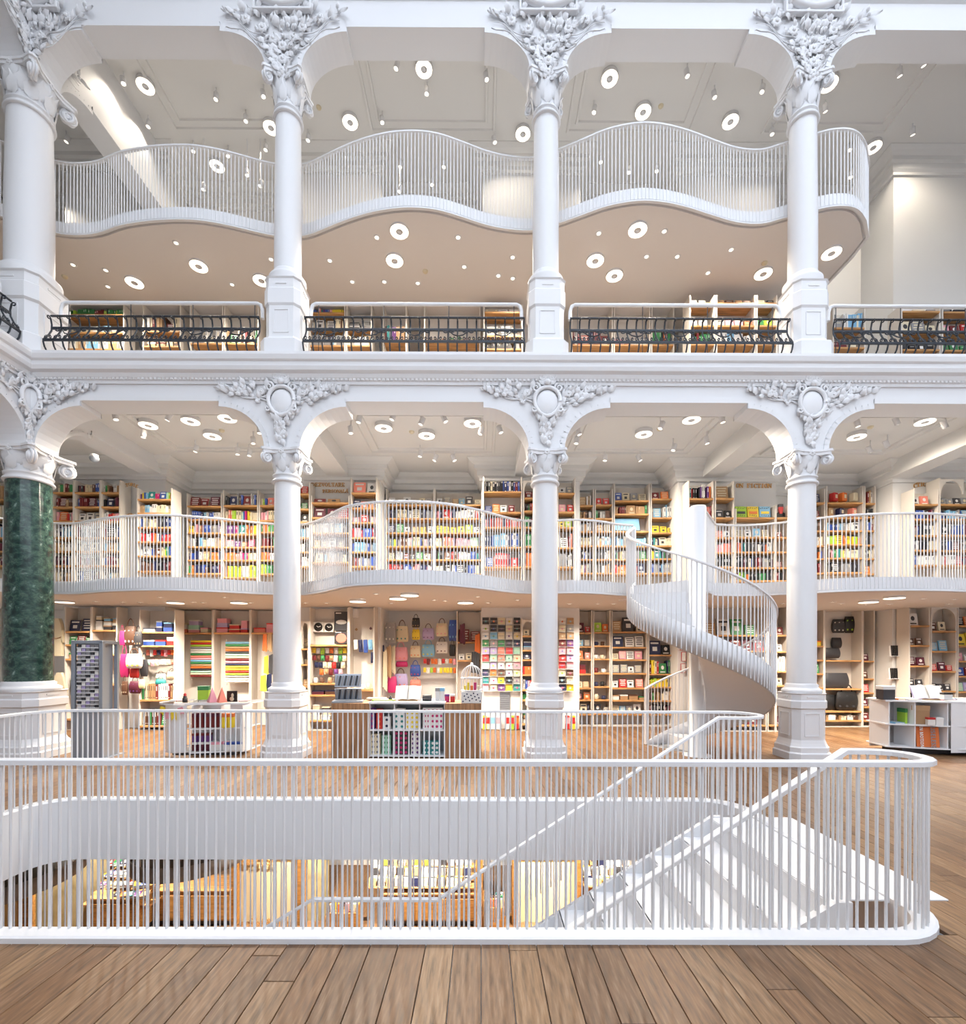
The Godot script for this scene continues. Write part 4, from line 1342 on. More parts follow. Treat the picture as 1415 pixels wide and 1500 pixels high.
var mug_mesh: Mesh
func row_mugs(x0: float, x1: float, y: float, z: float, gap: float, pal: String, where: String):
	if mug_mesh == null:
		var m := MB.new(true)
		m.lathe([Vector2(0, 0), Vector2(0.36, 0), Vector2(0.4, 0.06), Vector2(0.4, 1.0), Vector2(0.36, 1.0), Vector2(0.36, 0.1), Vector2(0, 0.1)], 14)
		m.tube([Vector3(0.36, 0.8, 0), Vector3(0.56, 0.8, 0), Vector3(0.66, 0.6, 0), Vector3(0.6, 0.32, 0), Vector3(0.36, 0.22, 0)], 0.06, 6)
		mug_mesh = m.done()
	var x := x0 + 0.07
	while x + 0.05 < x1:
		var h := minf(rng.randf_range(0.08, 0.12), gap * 0.9)
		var c: String = PAL[pal][rng.randi() % PAL[pal].size()]
		single("mug", mug_mesh, ink(c), "%s mug with handle standing in the %s" % [c, where], "mug", Vector3(x, y, z - 0.09), Basis(Vector3.UP, rng.randf_range(-0.6, 0.3)).scaled(Vector3(0.1, h, 0.1)), "%s mugs in the %s" % [c, where])
		x += rng.randf_range(0.13, 0.17)

const PD := 10.15     # fronts of the bookcases on the piers
const RD := 10.85     # fronts in the recesses
func make_mezzanine_shelves():
	rng.seed = 101
	var lv := "white mezzanine bookcase with oak shelves "
	var w := "mezzanine bookcase "
	bookcase(-40, 15, 700, [731, 758, 787, 807, 828], 868, PD, ["bo", "bo", "bb", "bd", "bd"], w + "behind the marble column", lv + "behind the marble column", 0.8)
	bookcase(76, 108, 703, [721, 742, 763, 787, 807, 828, 851], 868, PD, ["bo", "bo", "br", "bb", "bw", "bd", "bw"], w + "beside the marble column", lv + "beside the marble column")
	bookcase(108, 147, 703, [721, 742, 763, 787, 807, 828, 851], 868, PD, ["bd", "bd", "fw", "bd", "bw", "bd", "bd"], w + "second from the marble column", lv + "second from the marble column")
	bookcase(147, 176, 703, [721, 742, 763, 787, 807, 828, 851], 868, PD, ["bo", "bd", "br", "bd", "bw", "bd", "bw"], w + "third from the marble column", lv + "third from the marble column")
	bookcase(200, 252, 715, [731, 751, 772, 793, 814, 836], 868, PD, ["bc", "bw", "bd", "br", "bm", "bd"], w + "beside the curved lettering", lv + "beside the curved wall lettering")
	bookcase(273, 325, 722, [741, 760.5, 780, 800.4, 820, 839.5], 866, RD, ["Fe", "bb", "bm", "bw", "bm", "bm"], w + "with orange candle boxes", lv + "topped by a row of orange boxes")
	bookcase(326, 378, 718, [740, 762, 782, 801, 820, 845], 866, RD, ["bd", "bc", "bc", "fc", "bc", "by"], w + "with pastel spines", lv + "and rainbow-coloured spines")
	bookcase(379, 404, 724, [740, 762, 779, 800, 820, 840], 866, RD, ["bc", "bp", "bg", "bg", "br", "bg"], w + "behind the second column", lv + "half behind the second column")
	bookcase(436, 454, 706, [722.7, 745, 764, 787, 808, 829], 868, PD, ["fe", "fo", "fd", "bb", "bd", "bm"], w + "beside the second column", lv + "just past the second column")
	bookcase(455, 512, 726, [736, 757.7, 780, 801, 823], 868, PD, ["Fo", "Fe", "bw", "fw", "bw"], w + "under the straight lettering", lv + "under the two lines of lettering")
	bookcase(513, 552, 700, [721.5, 743.6, 765, 787, 808, 829], 868, PD, ["Fr", "fr", "fr", "br", "bb", "bd"], w + "beside the straight lettering", lv + "beside the two lines of lettering")
	bookcase(565, 636, 716, [739, 759, 780, 800, 819.5, 840], 866, RD, ["fw", "bd", "fm", "bm", "fm", "br"], w + "with the letter a card", lv + "holding a card with a letter")
	bookcase(636, 706, 716, [739, 759, 780, 800, 819.5, 840], 866, RD, ["fw", "br", "fy", "bp", "bm", "bd"], w + "with yellow books above the birdcage", lv + "with a patch of yellow books")
	bookcase(707, 765, 698, [720, 750, 772, 801, 830], 868, PD, ["bd", "fr", "br", "bb", "br"], w + "with big dark volumes on top", lv + "topped by tall dark volumes", 1.3)
	bookcase(766, 785, 704, [729, 748, 771.6, 800, 829], 868, PD, ["fo", "bg", "bg", "bg", "bg"], w + "with an arched niche", lv + "ending in a narrow arched niche")
	bookcase(816, 843, 700, [722, 749.5, 772, 802, 830], 868, PD, ["fw", "fr", "fy", "br", "bw"], w + "past the third column", lv + "just past the third column")
	bookcase(844, 870, 716, [740, 759, 778, 799, 819, 839], 866, RD, ["bw", "bo", "bw", "bw", "bd", "bm"], w + "with pale spines", lv + "topped by pale spines")
	bookcase(871, 898, 716, [739, 759, 778, 799, 819, 839], 866, RD, ["fr", "bo", "fw", "bw", "bw", "bw"], w + "with an orange face-out book", lv + "topped by one orange book")
	bookcase(899, 952, 708, [733, 752.6, 778, 799.6, 819, 839.4], 866, RD, ["fd", "bo", "", "bb", "bm", "br"], w + "with the tilted screen", lv + "holding a tilted screen")
	bookcase(953, 990, 708, [730.5, 758, 780, 799, 818, 839], 866, RD, ["fg", "bw", "fy", "bm", "bm", "bb"], w + "beside the tilted screen", lv + "beside the tilted screen")
	bookcase(1008, 1046, 704, [730, 759, 787, 809, 830.6], 868, PD, ["bm", "br", "bw", "br", "bd"], w + "behind the stair post", lv + "behind the spiral stair post")
	bookcase(1047, 1076, 704, [729.5, 758, 787, 809, 830], 868, PD, ["Fo", "fk", "fr", "br", "bd"], w + "with kraft boxes on top", lv + "topped by kraft-coloured boxes")
	bookcase(1077, 1136, 745, [758, 786.5, 808, 831, 850], 868, PD, ["", "fw", "bm", "bd", "bg"], w + "under the fiction lettering", lv + "under straight wooden lettering")
	bookcase(1136, 1156, 740, [758, 786.5, 808, 831, 850], 868, PD, ["", "fe", "", "fe", "bd"], w + "with the red portrait cut-out", lv + "holding a red portrait cut-out")
	bookcase(1190, 1209, 716, [736, 757, 777, 799, 818, 839], 866, RD, ["fd", "fd", "bd", "bw", "br", "bd"], w + "past the fourth column", lv + "just past the fourth column")
	bookcase(1210, 1265, 712, [736, 758, 777, 797, 817, 838], 866, RD, ["", "", "bb", "by", "bm", "bk"], w + "with red and yellow tins", lv + "topped by red and yellow tins")
	bookcase(1266, 1283, 712, [737, 757, 777, 798, 818, 840], 866, RD, ["bo", "bd", "bd", "bd", "bd", "fy"], w + "beside the white pier", lv + "narrow, beside the white pier")
	bookcase(1338, 1375, 716, [738.5, 760, 784, 805.5, 827.6], 868, PD, ["fp", "bd", "bd", "bd", "br"], w + "past the white pier", lv + "just past the white pier")
	bookcase(1376, 1440, 700, [738.5, 760, 783.5, 806, 827.6], 868, PD, ["fk", "bb", "bd", "bd", "br"], w + "with the tall arched niche", lv + "with a tall arched niche")
	# single goods on the shelves
	var nums := ["lime", "yellow", "sky blue"]
	for i in 3: puzzle(P(1078 + 17.5 * i, 757.5, PD + 0.06), 0.235, nums[i])
	var k := 0
	for q in [[1221, "red"], [1234, "orange"], [1250, "cream"]]:
		tin(P(q[0], 735.5, RD + 0.12), 0.13, 0.2, q[1], "%s tin standing on top of the mezzanine bookcase past the fourth column" % q[1])
	for q in [[1214, "tan"], [1230, "navy"], [1248, "salmon"]]:
		tin(P(q[0], 757.5, RD + 0.12), 0.13, 0.19, q[1], "%s tin on the second shelf of the tin bookcase" % q[1])
	portrait(P(1138, 757.5, PD + 0.1))
	screen(P(919, 777.5, RD + 0.02))
	# lettering cut from wood, one letter a part
	letters("DEZVOLTARE", 456, 505, 708, PD + 0.33, 0.105, "wooden letters reading DEZVOLTARE on the white wall", 0.0)
	letters("PERSONALĂ", 472, 510, 717, PD + 0.33, 0.09, "wooden letters reading PERSONALĂ below the longer word", 0.0)
	letters("ON FICTION", 1078, 1130, 710, PD + 0.33, 0.12, "wooden letters reading ON FICTION above the puzzle boxes", 0.0)
	letters("CTION", 1338, 1362, 710, PD + 0.33, 0.12, "wooden letters reading CTION beside the arched niche", 6.0)
	letters("ISTORIE", 177, 202, 712, PD + 0.15, 0.085, "wooden letters curving over the bookcase by the marble column", -12.0)
	letters("ISTORIE", 181, 199, 757, PD + 0.15, 0.075, "wooden letters lower on the white pier by the marble column", -14.0)
	# arched heads of the niches
	for q in [[766, 785, 704, 718, "over the narrow niche behind the third column"], [1376, 1412, 702, 724, "over the niche past the white pier"]]: arch_head(q[0], q[1], q[2], q[3], PD - 0.01, "white arched board " + q[4])

func arch_head(x0: int, x1: int, y0: float, y1: float, d: float, label: String):
	var a := P(x0, y1, d); var b := P(x1, y0, d)
	var w := (b.x - a.x) * 0.5; var h := b.y - a.y
	var poly := PackedVector2Array([Vector2(-w, 0), Vector2(-w, h), Vector2(w, h), Vector2(w, 0), Vector2(w - 0.03, 0)])
	for i in 13:
		var t := PI * i / 12.0
		poly.append(Vector2((w - 0.03) * cos(t), (h - 0.03) * sin(t)))
	poly.append(Vector2(-w + 0.03, 0))
	var m := MB.new()
	m.plate(poly, -0.02, 0.0)
	single("niche_arch", m.done(), M.shelf_white, label, "panel", Vector3(a.x + w, a.y, a.z))

func letters(word: String, x0: float, x1: float, y: float, d: float, size: float, label: String, slope: float):
	var a := P(x0, y + 5, d); var b := P(x1, y + 5, d)
	var o := thing("wall_lettering", label, "lettering", a)
	var font := SystemFont.new()
	font.font_names = PackedStringArray(["Droid Serif"])
	font.font_weight = 700
	var n := word.length()
	for i in n:
		if word[i] == " ": continue
		var t := TextMesh.new()
		t.text = word[i]
		t.font = font
		t.font_size = 32
		t.pixel_size = size / 32.0
		t.depth = 0.015
		t.curve_step = 4.0
		var l := obj("letter", t, M.letter, o, Vector3((b.x - a.x) * (i + 0.5) / n, size * 0.4 + sin(float(i) / n * PI) * absf(slope) * 0.006, 0.0), Basis(Vector3.BACK, (0.5 - float(i) / n) * absf(slope) * 0.05))
		l.rotation.z += rng.randf_range(-0.12, 0.12)

func puzzle(at: Vector3, w: float, col: String):
	var o := thing("puzzle_box", "%s patterned box standing under the fiction lettering" % col, "box", at)
	var m := MB.new()
	m.soft(Vector3(w * 0.5, w * 0.5, -0.04), Vector3(w, w, 0.07), 0.006)
	var bs := Basis(Vector3.RIGHT, -0.12)
	obj("carton", m.done(), ink(col), o, Vector3.ZERO, bs)
	m = MB.new()
	m.box(Vector3(w * 0.5, w * 0.42, -0.002), Vector3(w * 0.7, w * 0.22, 0.006))
	obj("title_panel", m.done(), ink({"lime": "charcoal", "yellow": "orange", "sky blue": "yellow"}[col]), o, Vector3.ZERO, bs)
	m = MB.new()
	for i in 9: m.box(Vector3(w * (0.12 + 0.76 * fmod(i * 0.37, 1.0)), w * (0.12 if i % 2 else 0.8) + w * 0.08 * fmod(i * 0.61, 1.0), -0.002), Vector3(0.018, 0.014, 0.005), Basis(Vector3.BACK, i))
	obj("dot_pattern", m.done(), ink("charcoal"), o, Vector3.ZERO, bs).set_meta("kind", "stuff")

func tin(at: Vector3, w: float, h: float, col: String, label: String):
	var o := thing("tin", label, "tin", at, 0.35)
	var m := MB.new()
	m.soft(Vector3(0, h * 0.5, 0), Vector3(w, h, w), 0.015)
	obj("body", m.done(), ink(col), o)
	m = MB.new()
	m.box(Vector3(0, h * 0.55, w * 0.5), Vector3(w * 0.5, h * 0.4, 0.004))
	obj("paper_label", m.done(), ink("cream"), o)

func portrait(at: Vector3):
	var o := thing("portrait_figure", "small red and black bust cut-out on the shelf", "figurine", at)
	var m := MB.new()
	m.plate(PackedVector2Array([Vector2(-0.02, 0), Vector2(0.18, 0), Vector2(0.17, 0.08), Vector2(0.11, 0.11), Vector2(0.05, 0.11), Vector2(-0.01, 0.08)]), -0.03, 0.0)
	obj("shoulders", m.done(), ink("black"), o)
	m = MB.new()
	m.plate(PackedVector2Array([Vector2(0.05, 0.07), Vector2(0.11, 0.07), Vector2(0.13, 0.17), Vector2(0.12, 0.23), Vector2(0.04, 0.23), Vector2(0.03, 0.17)]), -0.025, 0.01)
	obj("face", m.done(), ink("red"), o)
	m = MB.new()
	m.plate(PackedVector2Array([Vector2(0.03, 0.21), Vector2(0.13, 0.21), Vector2(0.125, 0.27), Vector2(0.035, 0.27)]), -0.03, 0.014)
	obj("hair", m.done(), ink("charcoal"), o)

func screen(at: Vector3):
	var o := thing("screen", "pale blue computer screen tilted back on the mezzanine shelf", "screen", at)
	var m := MB.new()
	var bs := Basis(Vector3.RIGHT, -0.3)
	m.soft(Vector3(0, 0.15, 0), Vector3(0.58, 0.32, 0.025), 0.006)
	obj("casing", m.done(), ink("black"), o, Vector3.ZERO, bs)
	m = MB.new()
	m.box(Vector3(0, 0.15, 0.0135), Vector3(0.55, 0.29, 0.002))
	obj("display", m.done(), ink("sky blue"), o, Vector3.ZERO, bs)

# ---------------------------------------------------------------- ground-floor shelves
func make_ground_shelves():
	rng.seed = 202
	var lv := "white ground-floor bookcase with oak shelves "
	var w := "ground-floor bookcase "
	bookcase(95, 134, 889, [924.5, 944, 965, 1053], 1072, PD, ["Fb", "fg", "xo", ""], w + "with blue folders", lv + "holding blue and green folders", 1.2)
	bookcase(134, 172, 889, [922.8, 958, 1002, 1053], 1072, PD, ["xw", "mw", "", "xo"], w + "with white cartons", lv + "stacked with white cartons")
	bookcase(204, 257, 893, [925.5, 945.5, 1025, 1063], 1072, PD, ["xb", "xr", "bo", "bo"], w + "with blue boxes", lv + "topped by blue gift boxes")
	bookcase(257, 312, 893, [926.6], 1066, RD, ["xp"], w + "over the first wrapping rolls", lv + "over the first rack of wrapping paper")
	bookcase(312, 367, 893, [926.6], 1066, RD, ["xp"], w + "over the second wrapping rolls", lv + "over the second rack of wrapping paper")
	bookcase(367, 404, 893, [926.6], 1066, RD, ["xp"], w + "with hanging scarves", lv + "above the hanging scarves")
	bookcase(440, 453, 912, [950, 973, 1005, 1055], 1072, PD, ["", "mo", "fo", ""], w + "with the round clock", lv + "in a narrow niche with a clock")
	bookcase(453, 511, 890, [944.5, 1001, 1018, 1055], 1072, PD, ["", "mo", "xd", "xw"], w + "with record sleeves", lv + "with black and white record sleeves")
	bookcase(511, 549, 889, [1010, 1055], 1072, PD, ["mo", ""], w + "with hanging ties", lv + "and a white panel of hanging ties")
	bookcase(669, 706, 895, [940, 967, 1030, 1062], 1066, RD, ["Fe", "fw", "", ""], w + "with red fabrics", lv + "holding red patterned fabrics")
	bookcase(764, 784, 906, [931, 952, 966, 988, 1010, 1025, 1060], 1072, PD, ["fw", "xb", "fd", "br", "br", "bg", "xo"], w + "with small arched niche", lv + "with a small arched niche on top")
	bookcase(843, 868, 894, [926.5, 946.6, 965.6, 987, 1007.6, 1025, 1046], 1065, RD, ["fe", "fw", "fr", "xe", "fw", "fg", "bd"], w + "with a maroon book on top", lv + "topped by a maroon square book", 1.3)
	bookcase(869, 895, 894, [925.6, 945.6, 965, 985.6, 1005.6, 1025, 1045], 1065, RD, ["fg", "md", "mw", "mo", "md", "md", "fk"], w + "with mugs", lv + "filled with rows of mugs", 1.3)
	bookcase(896, 949, 894, [925, 947.6, 966, 986, 1007.5, 1025.5, 1046], 1065, RD, ["Fw", "Fb", "fp", "fw", "fp", "xo", "fw"], w + "with pastel notebooks", lv + "full of pastel notebooks", 1.5)
	bookcase(950, 986, 894, [925.5, 959, 987, 1006, 1026, 1046], 1065, RD, ["fw", "Fd", "bm", "by", "bo", "bd"], w + "behind the stair foot", lv + "behind the foot of the spiral stair", 1.0)
	bookcase(1016, 1124, 889, [930, 953, 983, 1004, 1033, 1062], 1073, PD, ["Fo", "Fe", "bd", "bm", "Fe", "Fe"], w + "inside the spiral stair", lv + "seen through the spiral stair", 1.1)
	bookcase(1125, 1137, 889, [930, 953, 983, 1004, 1033, 1062], 1073, PD, ["fb", "fo", "fe", "fe", "fo", "fe"], w + "beside the spiral stair", lv + "narrow, beside the spiral stair", 1.1)
	bookcase(1137, 1156, 889, [930, 954, 983, 1004, 1033, 1062], 1073, PD, ["fe", "fo", "bd", "fo", "fo", "fe"], w + "before the fourth column", lv + "half behind the fourth column")
	bookcase(1190, 1208, 894, [946, 966.5, 986.6, 1007, 1030], 1067, RD, ["xy", "md", "fg", "fw", "fd"], w + "beside the black bags", lv + "narrow, beside the black bags")
	bookcase(1208, 1264, 894, [967, 1008.6, 1041.5, 1055], 1067, RD, ["", "", "", "bo"], w + "with black bags", lv + "holding black laptop bags")
	bookcase(1264, 1282, 894, [968, 994, 1014.5, 1035, 1055], 1066, RD, ["fd", "fd", "fe", "fd", "fe"], w + "with small gadgets", lv + "narrow, with gadgets and red notebooks")
	bookcase(1332, 1363, 888, [916, 945, 975, 1005, 1030], 1076, PD, ["Fy", "fo", "fe", "fk", "bk"], w + "with orange and red notebooks", lv + "with notebooks sorted by colour")
	bookcase(1364, 1402, 888, [924, 953.6, 983, 1012, 1035], 1076, PD, ["fo", "fb", "fe", "fk", "bk"], w + "under the round arch", lv + "under a round arch")
	bookcase(1403, 1440, 888, [916, 946, 968, 990, 1013], 1076, PD, ["fg", "Fy", "fp", "fd", "fp"], w + "past the round arch", lv + "past the round arch")
	for q in [[441, 453, 910, 922, "over the clock niche"], [764, 783, 908, 920, "over the small niche with cards"], [1364, 1402, 889, 908, "over the notebook niche"]]: arch_head(q[0], q[1], q[2], q[3], PD - 0.01, "white arched board " + q[4])
	wrapping_rolls()
	hanging_bags()
	greeting_cards()
	small_goods()

func wrapping_rolls():
	var m := MB.new(true)
	m.lathe([Vector2(0, 0), Vector2(0.5, 0), Vector2(0.5, 1), Vector2(0, 1)], 12)
	var roll := m.done()
	var cols := ["yellow", "grey", "green", "sky blue", "orange", "cream", "navy", "red", "white", "salmon", "green", "charcoal", "dark red", "yellow", "lime", "white", "pink", "tan", "mint", "pink"]
	for r in [[280, 311, 938, 992, "first"], [331, 366, 940, 1000, "second"]]:
		var a := P(r[0], r[2], RD + 0.1); var b := P(r[1], r[3], RD + 0.1)
		var n := 17
		var rack := thing("roll_rack", "white wire rack holding the %s set of wrapping rolls" % r[4], "rack", Vector3((a.x + b.x) * 0.5, b.y - 0.05, a.z))
		for s in [-1, 1]:
			var u := MB.new()
			u.soft(Vector3(s * (b.x - a.x) * 0.5, (a.y - b.y) * 0.5 + 0.05, -0.03), Vector3(0.012, a.y - b.y + 0.12, 0.02), 0.002)
			obj("upright", u.done(), M.metal, rack)
		for i in n:
			var y := lerpf(a.y, b.y, (i + 0.5) / n)
			var h := (a.y - b.y) / n
			var c: String = cols[(i * 7 + (3 if r[0] > 300 else 0)) % cols.size()]
			single("wrapping_roll", roll, ink(c), "%s roll of wrapping paper in the %s rack" % [c, r[4]], "paper roll", Vector3(a.x + 0.01, y, a.z + 0.02), Basis(Vector3.BACK, -PI * 0.5) * Basis().scaled(Vector3(h * 0.94, b.x - a.x - 0.02, h * 0.94)), "%s rolls in the %s wrapping rack" % [c, r[4]])
	# hooks of the racks are hidden by the rolls

var bag_mesh: Mesh
var handle_mesh: Mesh
var motif_mesh: Mesh
func bag(x0: float, x1: float, y0: float, y1: float, d: float, col: String, dots: String, label: String, handle := true):
	if bag_mesh == null:
		var m := MB.new(true)
		# soft sack, a little wider below
		var rings := []
		for i in 7:
			var t := i / 6.0
			var hw := 0.42 + 0.08 * sin(PI * (1.0 - t) * 0.8); var hd := 0.5 * sin(PI * clampf(0.12 + 0.8 * (1.0 - t), 0, 1)) + 0.04
			if i == 0: hw *= 0.92
			var ring := []
			for j in 16:
				var a := TAU * j / 16.0
				ring.append(Vector3(hw * signf(cos(a)) * pow(absf(cos(a)), 0.45), t, hd * signf(sin(a)) * pow(absf(sin(a)), 0.7)))
			rings.append(ring)
		for i in 6:
			for j in 16: m.quad(rings[i][j], rings[i + 1][j], rings[i + 1][(j + 1) % 16], rings[i][(j + 1) % 16])
		for j in range(1, 15):
			m.tri(rings[6][0], rings[6][j + 1], rings[6][j]); m.tri(rings[0][0], rings[0][j], rings[0][j + 1])
		bag_mesh = m.done()
		m = MB.new(true)
		var p := []
		for i in 11:
			var a := PI * i / 10.0
			p.append(Vector3(-0.24 * cos(a), 0.96 + 0.42 * sin(a), 0.1))
		m.tube(p, 0.035, 6)
		handle_mesh = m.done()
		m = MB.new()
		for i in 9:
			var px := -0.3 + 0.3 * (i % 3) + (0.06 if i / 3 % 2 else -0.04); var py := 0.2 + 0.27 * (i / 3)
			m.lathe([Vector2(0, 0.02), Vector2(0.055, 0.015), Vector2(0.06, -0.05)], 8, Vector3(px, py, 0.44 if absf(px) < 0.2 else 0.4), Basis(Vector3.RIGHT, PI * 0.5))
		motif_mesh = m.done()
	var a := P(x0, y1, d); var b := P(x1, y0, d)
	var s := Vector3(b.x - a.x, b.y - a.y, minf((b.x - a.x) * 0.45, 0.11))
	var o := thing("handbag", label, "bag", Vector3((a.x + b.x) * 0.5, a.y, a.z - s.z * 0.5))
	obj("body", bag_mesh, ink(col), o, Vector3.ZERO, Basis().scaled(s))
	if handle: obj("handle", handle_mesh, ink("brown" if col in ["cream", "white", "lavender"] else col), o, Vector3.ZERO, Basis().scaled(Vector3(s.x, minf(s.y, s.x * 1.1), s.z * 0.6)) if s.y < s.x * 1.1 else Basis().scaled(s))
	if dots: obj("dot_pattern", motif_mesh, ink(dots), o, Vector3.ZERO, Basis().scaled(s)).set_meta("kind", "stuff")

func hanging_bags():
	var f := PD - 0.05
	bag(180, 198, 917, 945, f, "brown", "white", "brown tote with a white badge hanging on the white pier")
	bag(174, 182, 924, 945, f, "magenta", "", "magenta bag half behind the brown tote")
	bag(195, 207, 925, 947, f, "charcoal", "tan", "charcoal bag beside the brown tote")
	bag(174, 187, 958, 992, f, "magenta", "", "magenta backpack beside the owl tote")
	bag(182, 206, 958, 979, f - 0.1, "white", "yellow", "white tote bag with a yellow owl motif")
	bag(188, 202, 979, 993, f, "red", "", "red pouch under the owl tote")
	bag(204, 215, 966, 991, f, "charcoal", "", "dark grey rucksack right under the gift boxes")
	bag(202, 211, 995, 1009, f, "cream", "lime", "small cream pouch with a green motif")
	bag(226, 241, 987, 997, PD + 0.1, "white", "lime", "small white pouch with a green leaf")
	bag(226, 241, 995, 1006, PD + 0.05, "teal", "", "teal purse hanging below white pouches")
	bag(243, 257, 984, 996, PD + 0.1, "cream", "tan", "small cream pouch with brown dots")
	bag(101, 121, 988, 1025, PD + 0.02, "black", "green", "black tote with a green tree print")
	bag(177, 186, 998, 1018, f, "brown", "cream", "brown checked pouch hanging below the owl tote")
	bag(187, 204, 998, 1016, f, "maroon", "purple", "dark gift bag tied with a purple bow")
	var r := RD + 0.1
	bag(579, 598, 917, 940, r, "cream", "teal", "cream handbag with teal leaves")
	bag(603, 615, 905, 919, r, "black", "tan", "small black backpack on the bag wall")
	bag(603, 615, 922, 937, r, "yellow", "black", "yellow and black backpack on the bag wall")
	bag(600, 616, 946, 963, r, "cream", "orange", "cream handbag with orange blooms")
	bag(576, 597, 948, 968, r, "pink", "salmon", "large pink handbag on the bag wall")
	bag(579, 597, 969, 977, r, "magenta", "", "flat magenta pouch under the pink handbag", false)
	bag(600, 616, 974, 991, r, "blue", "red", "blue handbag with a red motif")
	bag(600, 616, 996, 1007, r, "salmon", "magenta", "salmon handbag low on the bag wall")
	bag(576, 597, 987, 1007, r, "lavender", "orange", "lavender handbag with orange flowers")
	bag(567, 581, 991, 1015, r - 0.15, "magenta", "", "bright magenta shopping bag beside hanging scarves")
	bag(618, 636, 920, 937, r, "lavender", "purple", "lavender patterned handbag at the top of the bag wall")
	bag(638, 656, 913, 932, r, "cream", "pink", "cream handbag with pink specks")
	bag(657, 671, 908, 939, r, "blue", "sky blue", "tall blue quilted bag", false)
	bag(617, 637, 944, 962, r, "sky blue", "yellow", "light blue handbag with yellow lemons")
	bag(638, 656, 940, 957, r, "white", "maroon", "white handbag with a dark flower print")
	bag(658, 667, 944, 961, r, "black", "", "small black star-shaped pouch")
	bag(563, 580, 912, 942, r - 0.15, "grey", "white", "grey garment bag at the end of the bag wall", false)
	# laptop bags
	bag(1209, 1246, 986, 1008, RD + 0.03, "charcoal", "", "wide charcoal shoulder bag on the upper bag shelf", false)
	bag(1209, 1232, 1018, 1041, RD + 0.1, "black", "", "black satchel behind another on the lower bag shelf", false)
	bag(1226, 1259, 1013, 1040, RD + 0.01, "black", "charcoal", "black messenger bag with a strap on the lower bag shelf")
	bag(1239, 1260, 903, 927, RD + 0.2, "black", "lime", "flat black laptop sleeve with a lime band", false)
	bag(1221, 1240, 907, 927, RD + 0.2, "charcoal", "white", "charcoal laptop sleeve hung on the wall", false)
	bag(1220, 1235, 934, 949, RD + 0.2, "charcoal", "", "small dark sleeve below the laptop sleeves", false)
	bag(1209, 1233, 949, 964, RD + 0.02, "charcoal", "", "dark folder bag on the shelf with the purple box", false)
	# robes
	var m := MB.new()
	m.plate(PackedVector2Array([Vector2(-0.5, 0), Vector2(0.5, 0), Vector2(0.46, 0.55), Vector2(0.62, 0.35), Vector2(0.68, 0.42), Vector2(0.42, 0.86), Vector2(0.2, 1.0), Vector2(-0.2, 1.0), Vector2(-0.42, 0.86), Vector2(-0.68, 0.42), Vector2(-0.62, 0.35), Vector2(-0.46, 0.55)]), -0.5, 0.5)
	var rm := m.done()
	for q in [[85, 906, 961, "upper"], [88, 985, 1030, "lower"]]:
		var a := P(q[0], q[2], PD); var b := P(q[0], q[1], PD)
		var o := thing("bathrobe", "cream bathrobe, the %s of two on the wall by the marble column" % q[3], "robe", a)
		obj("cloth", rm, ink("cream"), o, Vector3.ZERO, Basis().scaled(Vector3(0.2, b.y - a.y, 0.08)))
		var s := MB.new(true)
		s.tube([Vector3(-0.1, (b.y - a.y) * 0.5, 0.05), Vector3(0, (b.y - a.y) * 0.46, 0.055), Vector3(0.1, (b.y - a.y) * 0.5, 0.05)], 0.012, 5)
		obj("belt", s.done(), ink("tan"), o)
	# scarves and umbrellas hanging in folds
	var sc := MB.new(true)
	for k in 3: sc.tube([Vector3(-0.3 + 0.3 * k, 1.0, 0), Vector3(-0.34 + 0.34 * k, 0.5, 0.12 * k), Vector3(-0.36 + 0.36 * k, 0.0, 0.05)], 0.2, 7, 1.25)
	var sm := sc.done()
	for q in [[554, 560, 965, 1016, "black", r - 0.25], [561, 567, 955, 1008, "cream", r - 0.3], [566, 573, 948, 990, "tan", r - 0.2], [573, 579, 948, 985, "cream", r - 0.1], [556, 563, 947, 975, "navy", r - 0.2], [385, 391, 929, 953, "orange", r - 0.1], [392, 398, 928, 953, "tan", r - 0.1], [387, 393, 962, 986, "yellow", r - 0.1], [394, 400, 960, 986, "charcoal", r - 0.1], [382, 390, 990, 1012, "lime", r - 0.15], [391, 398, 988, 1012, "navy", r - 0.1], [674, 681, 915, 942, "maroon", r - 0.2], [696, 703, 930, 955, "orange", r - 0.2], [691, 702, 955, 985, "charcoal", r - 0.2]]:
		var a := P(q[0], q[3], q[5]); var b := P(q[1], q[2], q[5])
		single("scarf", sm, ink(q[4]), "folded %s scarf hanging %s" % [q[4], "beside the wrapping paper" if q[0] < 420 else "at the end of the bag wall" if q[0] < 600 else "by the red fabrics"], "scarf", Vector3((a.x + b.x) * 0.5, a.y, a.z), Basis().scaled(Vector3(b.x - a.x, b.y - a.y, 0.06)), "%s scarves" % q[4])

